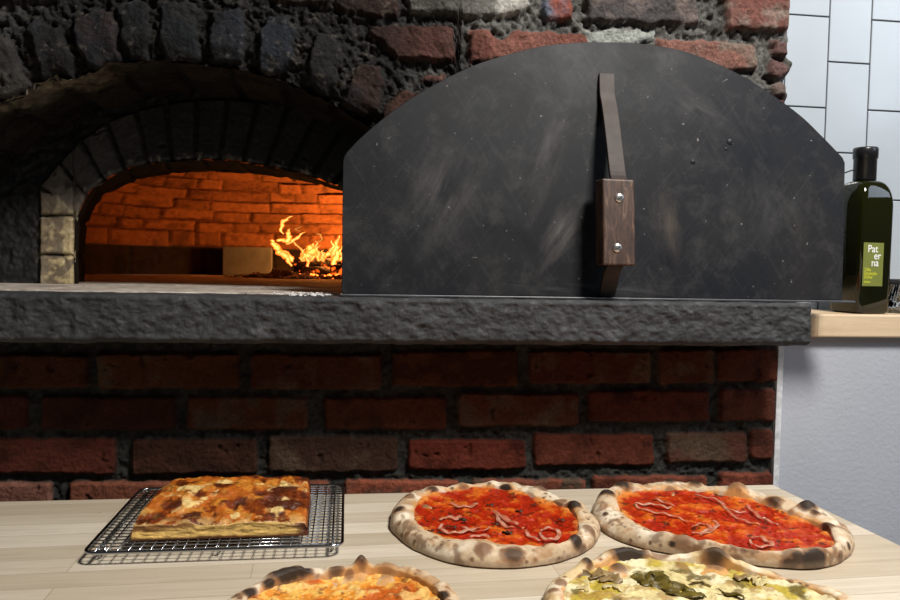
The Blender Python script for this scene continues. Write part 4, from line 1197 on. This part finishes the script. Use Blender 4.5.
    z = TZ+.0115+.0030*n1+.0022*n3*.8+.002*n2 + .0035*sstep(.82, 1.0, e) - .004*sstep(.985, 1.0, e)
    if kind == 'red':
        C = np.zeros(x.shape+(3,))+np.array((.42, .022, .003))
        C = mix3(C, (.55, .055, .005), sstep(-.1, .25, n2)*.8)
        C = mix3(C, (.30, .012, .003), sstep(.05, .3, -n1)*.7)
        C = mix3(C, (.74, .21, .02), sstep(.10, .34, n1*.7+n2*.35+n3*.35)*.5)
        C = mix3(C, (.78, .32, .07), sstep(.90, 1.0, e+.12*n1)*.6)
        C = mix3(C, (.05, .015, .006), sstep(.36, .44, fbm(x*110, y*110, 0, 2, seed+15))*.8)
    elif kind == 'orange':
        C = np.zeros(x.shape+(3,))+np.array((.74, .27, .03))
        C = mix3(C, (.86, .52, .12), sstep(-.05, .2, n3)*.8)
        C = mix3(C, (.48, .07, .01), sstep(.0, .25, n2)*.8)
        C = mix3(C, (.88, .62, .22), sstep(.12, .3, n1)*.6)
        C = mix3(C, (.16, .04, .01), sstep(.28, .42, fbm(x*90, y*90, 0, 3, seed+15))*.7)
    else:
        C = np.zeros(x.shape+(3,))+np.array((.70, .58, .28))
        C = mix3(C, (.80, .72, .46), sstep(-.05, .22, n2)*.9)
        C = mix3(C, (.48, .36, .05), sstep(.05, .28, fbm(x*36+4, y*36, 0, 4, seed+16)))
        C = mix3(C, (.14, .10, .025), sstep(.16, .34, fbm(x*42+9, y*42, 0, 4, seed+17))*.9)
        C = mix3(C, (.36, .19, .05), sstep(.22, .36, n1)*.6)
    o = from_np('topping' if kind != 'red' else 'tomato_sauce', np.stack([x, y, z], -1).reshape(-1, 3), [tuple(g) for g in grid_faces(NT, NR2, wrapu=True)], M_SAUCE if kind == 'red' else M_CHEESE, root, C.reshape(-1, 3))
    bm = bmesh.new(); bm.from_mesh(o.data); bmesh.ops.remove_doubles(bm, verts=bm.verts[:], dist=1e-6); bm.to_mesh(o.data); bm.free()
    return root
def opx(pts, zf=.902, zb=.921):
    """outline pixels -> table positions; the far side is seen over the rim's top"""
    ys = [p[1] for p in pts]; y0, y1 = min(ys), max(ys); out = []
    for x, y in pts:
        t = (y1-y)/(y1-y0); z = zf+(zb-zf)*t**1.3
        p = atZ(x, y, z); out.append((float(p[0]), float(p[1])))
    return out
def spx(pts, z=.914): return [tuple(float(v) for v in atZ(x, y, z)[:2]) for x, y in pts]
M_ONION, nt, b = newmat('cooked_onion')
b.inputs['Base Color'].default_value = (.86, .52, .36, 1); b.inputs['Roughness'].default_value = .25
b.inputs['Subsurface Weight'].default_value = .3; b.inputs['Subsurface Radius'].default_value = (.01, .005, .004); b.inputs['Subsurface Scale'].default_value = .5
b.inputs['Transmission Weight'].default_value = .2; b.inputs['Alpha'].default_value = .62
nt.links.new(ramp(nt, noise(nt, 90, 3, .5, mapping(nt)).outputs[0], [(.35, (.62, .20, .10)), (.7, (.88, .55, .40))]), b.inputs['Base Color'])
def strip(name, root, pts, w, mat, z=.9155, thick=.22, rough=0):
    P = cr([tuple(atZ(x, y, z)) for x, y in pts], 6)
    n = len(P); rs_ = [w*(.45+.55*math.sin(PI*(i+.6)/(n+.2))) for i in range(n)]
    P = [(p[0]+rough*w*float(fbm(np.array([i*.7]), np.array([pts[0][0]]), 0, 2, 3)[0]), p[1], p[2]+.0010*math.sin(i*.9)) for i, p in enumerate(P)]
    bm = bmesh.new(); add_tube(bm, P, rs_, 10, flat=thick)
    if rough:
        for v_ in bm.verts:
            q = v_.co*(220/ (1+w*60)); d_ = float(fbm(np.array([q.x]), np.array([q.y]), q.z, 3, 7)[0])
            v_.co += Vector((d_*.6, d_*.9, d_*.5))*w*rough
    return bm_obj(name, bm, mat, root, smooth=True)

p1 = opx([(391, 510), (392, 524), (398, 533), (406, 541), (426, 553), (453, 563), (481, 567.5), (517, 568), (548, 564), (578, 554), (594, 543), (600, 531), (598, 520), (590, 510), (580, 503), (562, 496), (548, 488), (525, 481), (495, 479), (467, 483), (439, 484), (426, 486), (403, 495), (394, 503)])
s1 = spx([(420, 503), (416, 513), (419, 524), (434, 535), (453, 542), (480, 543), (509, 546), (537, 549), (559, 550), (573, 538), (576, 525), (564, 509), (537, 500), (509, 491), (481, 488), (453, 491), (431, 496)])
b1 = [(397, 509, .009, .002, .95, 1.2), (433, 489, .010, .004, .8, 1.1), (505, 488, .009, .003, 1.0, 1.2), (542, 487, .010, .004, .7, 1.4), (574, 506, .012, .008, 1.0, .9), (578, 541, .012, .006, 1.05, .9), (513, 554, .014, .002, .75, 1.3), (484, 546, .010, .001, .6, 1.3), (590, 527, .011, .002, .6, 1), (424, 506, .012, .004, .55, .9), (465, 488, .012, .004, .4, 1), (407, 496, .010, .003, .6, 1.2), (585, 552, .010, .0, .7, 1.2), (560, 500, .010, .002, .5, 1.3)]
z1 = pizza('round tomato pizza in the middle of the table, charred rim, right of the wire rack', p1, s1, b1, 501)
for pts, w in (([(450, 503), (460, 506), (470, 506), (478, 503)], .0045), ([(493, 511), (500, 515), (508, 520), (518, 524)], .005), ([(497, 512), (499, 520), (506, 526), (515, 527)], .0035),
               ([(541, 531), (545, 528), (553, 528), (559, 532), (558, 537), (550, 539), (542, 537), (540, 532)], .0032), ([(525, 530), (530, 536), (540, 540)], .003),
               ([(440, 520), (446, 517), (456, 518), (462, 516)], .004), ([(443, 524), (440, 528), (448, 532), (458, 532), (470, 530), (480, 531), (490, 527)], .0035), ([(470, 537), (480, 535), (490, 537)], .004), ([(462, 527), (472, 529), (481, 527)], .003)):
    strip('onion_slice', z1, pts, w, M_ONION)
M_BASIL = plain('charred_herb', (.03, .022, .008), .6)
for k, (x, y) in enumerate(((462, 519), (465, 521), (519, 511), (506, 532), (509, 533), (440, 533), (543, 503), (451, 542), (490, 505), (534, 505), (495, 524), (447, 527), (453, 527), (431, 531), (561, 520))):
    strip('herb_leaf', z1, [(x-3, y), (x, y-.6), (x+3, y+.5*(-1)**k)], .0028, M_BASIL, .9145)

p2 = opx([(593.5, 499), (595, 512), (600, 523), (616, 535), (651, 548), (687, 554), (729, 560), (768, 567), (807, 568.5), (836, 564), (850, 554), (854, 543), (851, 532), (843, 524), (822, 513), (793, 501), (772, 494), (747, 487), (722, 486), (697, 479), (669, 475), (644, 481), (623, 480), (605, 488)], .902, .924)
s2 = spx([(620, 497), (620, 507), (629, 517), (651, 532), (676, 540), (704, 547), (747, 553), (790, 557), (822, 556), (834, 548), (830, 537), (818, 528), (793, 519), (758, 504), (722, 496), (694, 492), (651, 492), (632, 492)])
b2 = [(607, 494, .014, .007, 1.05, 1.0), (622, 485, .014, .007, .95, 1.2), (667, 477, .010, .004, .9, 1.0), (696, 482, .013, .006, .9, .9), (737, 489, .016, .012, .42, 1.1), (772, 500, .012, .005, .75, 1.4), (806, 506, .013, .009, .95, 1.1), (815, 512, .009, .004, .8, .8), (826, 527, .012, .007, .75, 1.0), (815, 560, .016, .006, 1.1, 1.3), (797, 558, .010, .004, .8, 1.0), (851, 546, .006, .001, .8, 1), (672, 491, .012, .004, .5, 1.1), (680, 540, .012, .003, .55, 1.3), (671, 543, .005, .001, .9, 1), (787, 566, .010, .0, .8, 1.5), (842, 556, .009, .0, .7, 1.3), (735, 558, .010, .0, .55, 1.2), (605, 512, .005, .001, .8, 1), (693, 553, .008, 0, .5, 2)]
z2 = pizza('oval tomato pizza at the back right corner of the table, against the white wall', p2, s2, b2, 540)
for pts, w in (([(635, 503), (645, 504), (655, 504), (666, 507), (672, 507)], .0045), ([(635, 504), (640, 508), (655, 512), (668, 514), (680, 518), (688, 522)], .003), ([(695, 495), (708, 497), (720, 501), (725, 507), (735, 511), (746, 512)], .0032), ([(746, 505), (752, 510), (760, 517), (770, 521), (778, 525)], .003),
               ([(692, 533), (702, 532), (710, 528), (706, 524), (698, 524), (692, 527)], .003), ([(700, 535), (712, 530), (718, 524), (712, 520)], .0028), ([(751, 538), (758, 536), (766, 540), (772, 544), (764, 546), (754, 545), (750, 540)], .0032), ([(725, 509), (738, 518), (750, 522), (760, 524)], .0028), ([(655, 498), (664, 502), (674, 505)], .003)):
    strip('onion_slice', z2, pts, w, M_ONION)

# lower left pizza (mostly outside the frame)
def complete(arc_pts, c, rx, ry, amin, amax):
    """arc in the photo, rest of the rim continued as an ellipse"""
    out = list(arc_pts)
    for a in np.linspace(amax, amin+2*PI, 14)[1:-1]:
        out.append((c[0]+rx*math.cos(a), c[1]+ry*math.sin(a)))
    return out
arc3 = [tuple(atZ(x, y, z)[:2]) for x, y, z in ((457, 602, .905), (441, 588, .908), (421, 575, .912), (402, 566, .917), (387, 562, .920), (372, 561, .92), (345, 565, .92), (320, 568, .92), (298, 572, .918), (278, 578, .915), (260, 587, .91), (242, 597, .908), (229, 605, .905))]
arc3 = [(float(a), float(b)) for a, b in arc3]
c3 = ((arc3[0][0]+arc3[-1][0])/2, -.475); rx3 = (arc3[0][0]-arc3[-1][0])/2*1.04
a0 = math.atan2(arc3[0][1]-c3[1], arc3[0][0]-c3[0]); a1 = math.atan2(arc3[-1][1]-c3[1], arc3[-1][0]-c3[0])
o3 = complete(arc3, c3, rx3, .135, a0, a1)
def inset(o, c, fr): return [(c[0]+(x-c[0])*fr, c[1]+(y-c[1])*fr) for x, y in o]
s3 = inset(o3, c3, .80)
b3 = [(362, 567, .012, .012, .75, .7), (337, 573, .010, .006, .7, 1.1), (290, 577, .014, .004, .95, 1.8), (270, 584, .009, .003, .9, 1.2), (351, 576, .009, .005, .5, .9), (385, 573, .016, .006, .3, 1), (440, 599, .010, .004, 1, 1), (305, 573, .010, .003, .9, 1.4), (250, 592, .008, .002, .9, 1.2)]
z3 = pizza('orange cheese pizza cut off by the bottom edge, in front of the wire rack', o3, s3, b3, 580, kind='orange', H=.020)
arc4 = [tuple(atZ(x, y, z)[:2]) for x, y, z in ((842, 603, .905), (830, 597, .907), (797, 583, .911), (763, 571, .915), (730, 560, .919), (700, 554, .921), (670, 551, .922), (650, 549, .922), (630, 547, .922), (603, 551, .921), (580, 562, .919), (562, 575, .914), (550, 585, .910), (541, 596, .906))]
arc4 = [(float(a), float(b)) for a, b in arc4]
c4 = ((arc4[0][0]+arc4[-1][0])/2+.0, -.500); rx4 = (arc4[0][0]-arc4[-1][0])/2*1.03
a0 = math.atan2(arc4[0][1]-c4[1], arc4[0][0]-c4[0]); a1 = math.atan2(arc4[-1][1]-c4[1], arc4[-1][0]-c4[0])
o4 = complete(arc4, c4, rx4, .17, a0, a1)
s4 = inset(o4, c4, .86)
b4 = [(627, 554, .014, .007, 1.05, 2.0), (714, 560, .018, .010, .78, 1.0), (588, 563, .009, .007, .85, .9), (620, 571, .011, .009, .7, 1.0), (583, 582, .009, .005, .6, 1.2), (758, 594, .008, .002, .9, 1), (560, 581, .006, .001, .6, 1.5), (552, 588, .006, .001, .6, 1.5), (787, 582, .006, .001, .6, 1.5), (660, 552, .008, .0, .5, 2)]
z4 = pizza('pale cheese and herb pizza cut off by the bottom edge, at the right', o4, s4, b4, 620, kind='white', H=.019)
M_GARLIC = plain('roast_garlic', (.66, .50, .24), .35, nscale=120, var=.2); M_GARLIC.node_tree.nodes['Principled BSDF'].inputs['Subsurface Weight'].default_value = .2
M_HERB = plain('wilted_greens', (.12, .085, .012), .4, nscale=90, var=.6, bs=.6, bd=.003)
M_MUSH = plain('browned_mushroom', (.26, .17, .07), .4, nscale=60, var=.5)
for pts, w, m, nme in (([(577, 584), (583, 581), (589, 584)], .005, M_GARLIC, 'garlic_slice'), ([(578, 590), (584, 586), (588, 590)], .006, M_GARLIC, 'garlic_slice'), ([(755, 578), (761, 576), (766, 580), (760, 584), (755, 581)], .004, M_GARLIC, 'garlic_slice'), ([(748, 580), (752, 577), (755, 582)], .004, M_GARLIC, 'garlic_slice'), ([(603, 588), (612, 585), (622, 590)], .005, M_GARLIC, 'garlic_slice'), ([(690, 582), (700, 580), (712, 584)], .004, M_GARLIC, 'garlic_slice'),
                  ([(650, 574), (656, 578), (664, 586), (676, 590)], .008, M_HERB, 'herb_sprig'), ([(652, 582), (662, 585), (680, 587), (694, 590)], .006, M_HERB, 'herb_sprig'), ([(668, 592), (684, 594), (705, 596)], .006, M_HERB, 'herb_sprig'), ([(632, 574), (640, 578), (648, 586)], .005, M_HERB, 'herb_sprig'), ([(720, 592), (732, 594), (745, 597)], .005, M_HERB, 'herb_sprig'),
                  ([(592, 578), (602, 573), (612, 574)], .007, M_MUSH, 'mushroom_slice'), ([(600, 582), (610, 578), (620, 582)], .006, M_MUSH, 'mushroom_slice'), ([(575, 580), (582, 577), (590, 578)], .006, M_MUSH, 'mushroom_slice'), ([(735, 578), (742, 576), (748, 578)], .006, M_MUSH, 'mushroom_slice')):
    strip(nme, z4, pts, w*(1.15 if m is not M_GARLIC else .8), m, .9145, .18, .8)

# ================================================================== LIGHT
def area(name, loc, target, size, power, color, sy=None):
    l = bpy.data.lights.new(name, 'AREA'); l.energy = power; l.color = color; l.size = size
    if sy: l.shape = 'RECTANGLE'; l.size_y = sy
    o = bpy.data.objects.new(name, l); o.location = loc
    o.rotation_euler = (Vector(target)-Vector(loc)).to_track_quat('-Z', 'Y').to_euler(); link(o); return o
area('ceiling_lamp', (.75, -1.02, 2.6), (.35, -.2, 1.0), .34, 50, (1.0, .96, .90))
area('window_daylight', (2.3, -1.1, 2.3), (.8, 0, 1.35), .9, 11, (.74, .84, 1.0))
pl = bpy.data.lights.new('fire_light', 'POINT'); pl.energy = 5.5; pl.color = (1, .36, .075); pl.shadow_soft_size = .035
o = bpy.data.objects.new('fire_light', pl); o.location = (float(fp(338, 245)[0]), FY+.03, ZH+.11); link(o)
w = bpy.data.worlds.new('World'); SC.world = w; w.use_nodes = True
bg = w.node_tree.nodes['Background']; bg.inputs[0].default_value = (.80, .88, 1.0, 1); bg.inputs[1].default_value = .05

# ================================================================== CAMERA
from mathutils import Matrix
cd = bpy.data.cameras.new('camera'); cd.sensor_width = 36; cd.lens = 36*FP/900; cd.clip_start = .02
co = bpy.data.objects.new('camera', cd); link(co)
bk = -fw
co.matrix_world = Matrix(((rt[0], up[0], bk[0], CAM[0]), (rt[1], up[1], bk[1], CAM[1]), (rt[2], up[2], bk[2], CAM[2]), (0, 0, 0, 1)))
SC.camera = co
vs_ = SC.view_settings; vs_.view_transform = 'Standard'; vs_.look = 'None'; vs_.gamma = 1; vs_.exposure = 0; vs_.use_curve_mapping = False
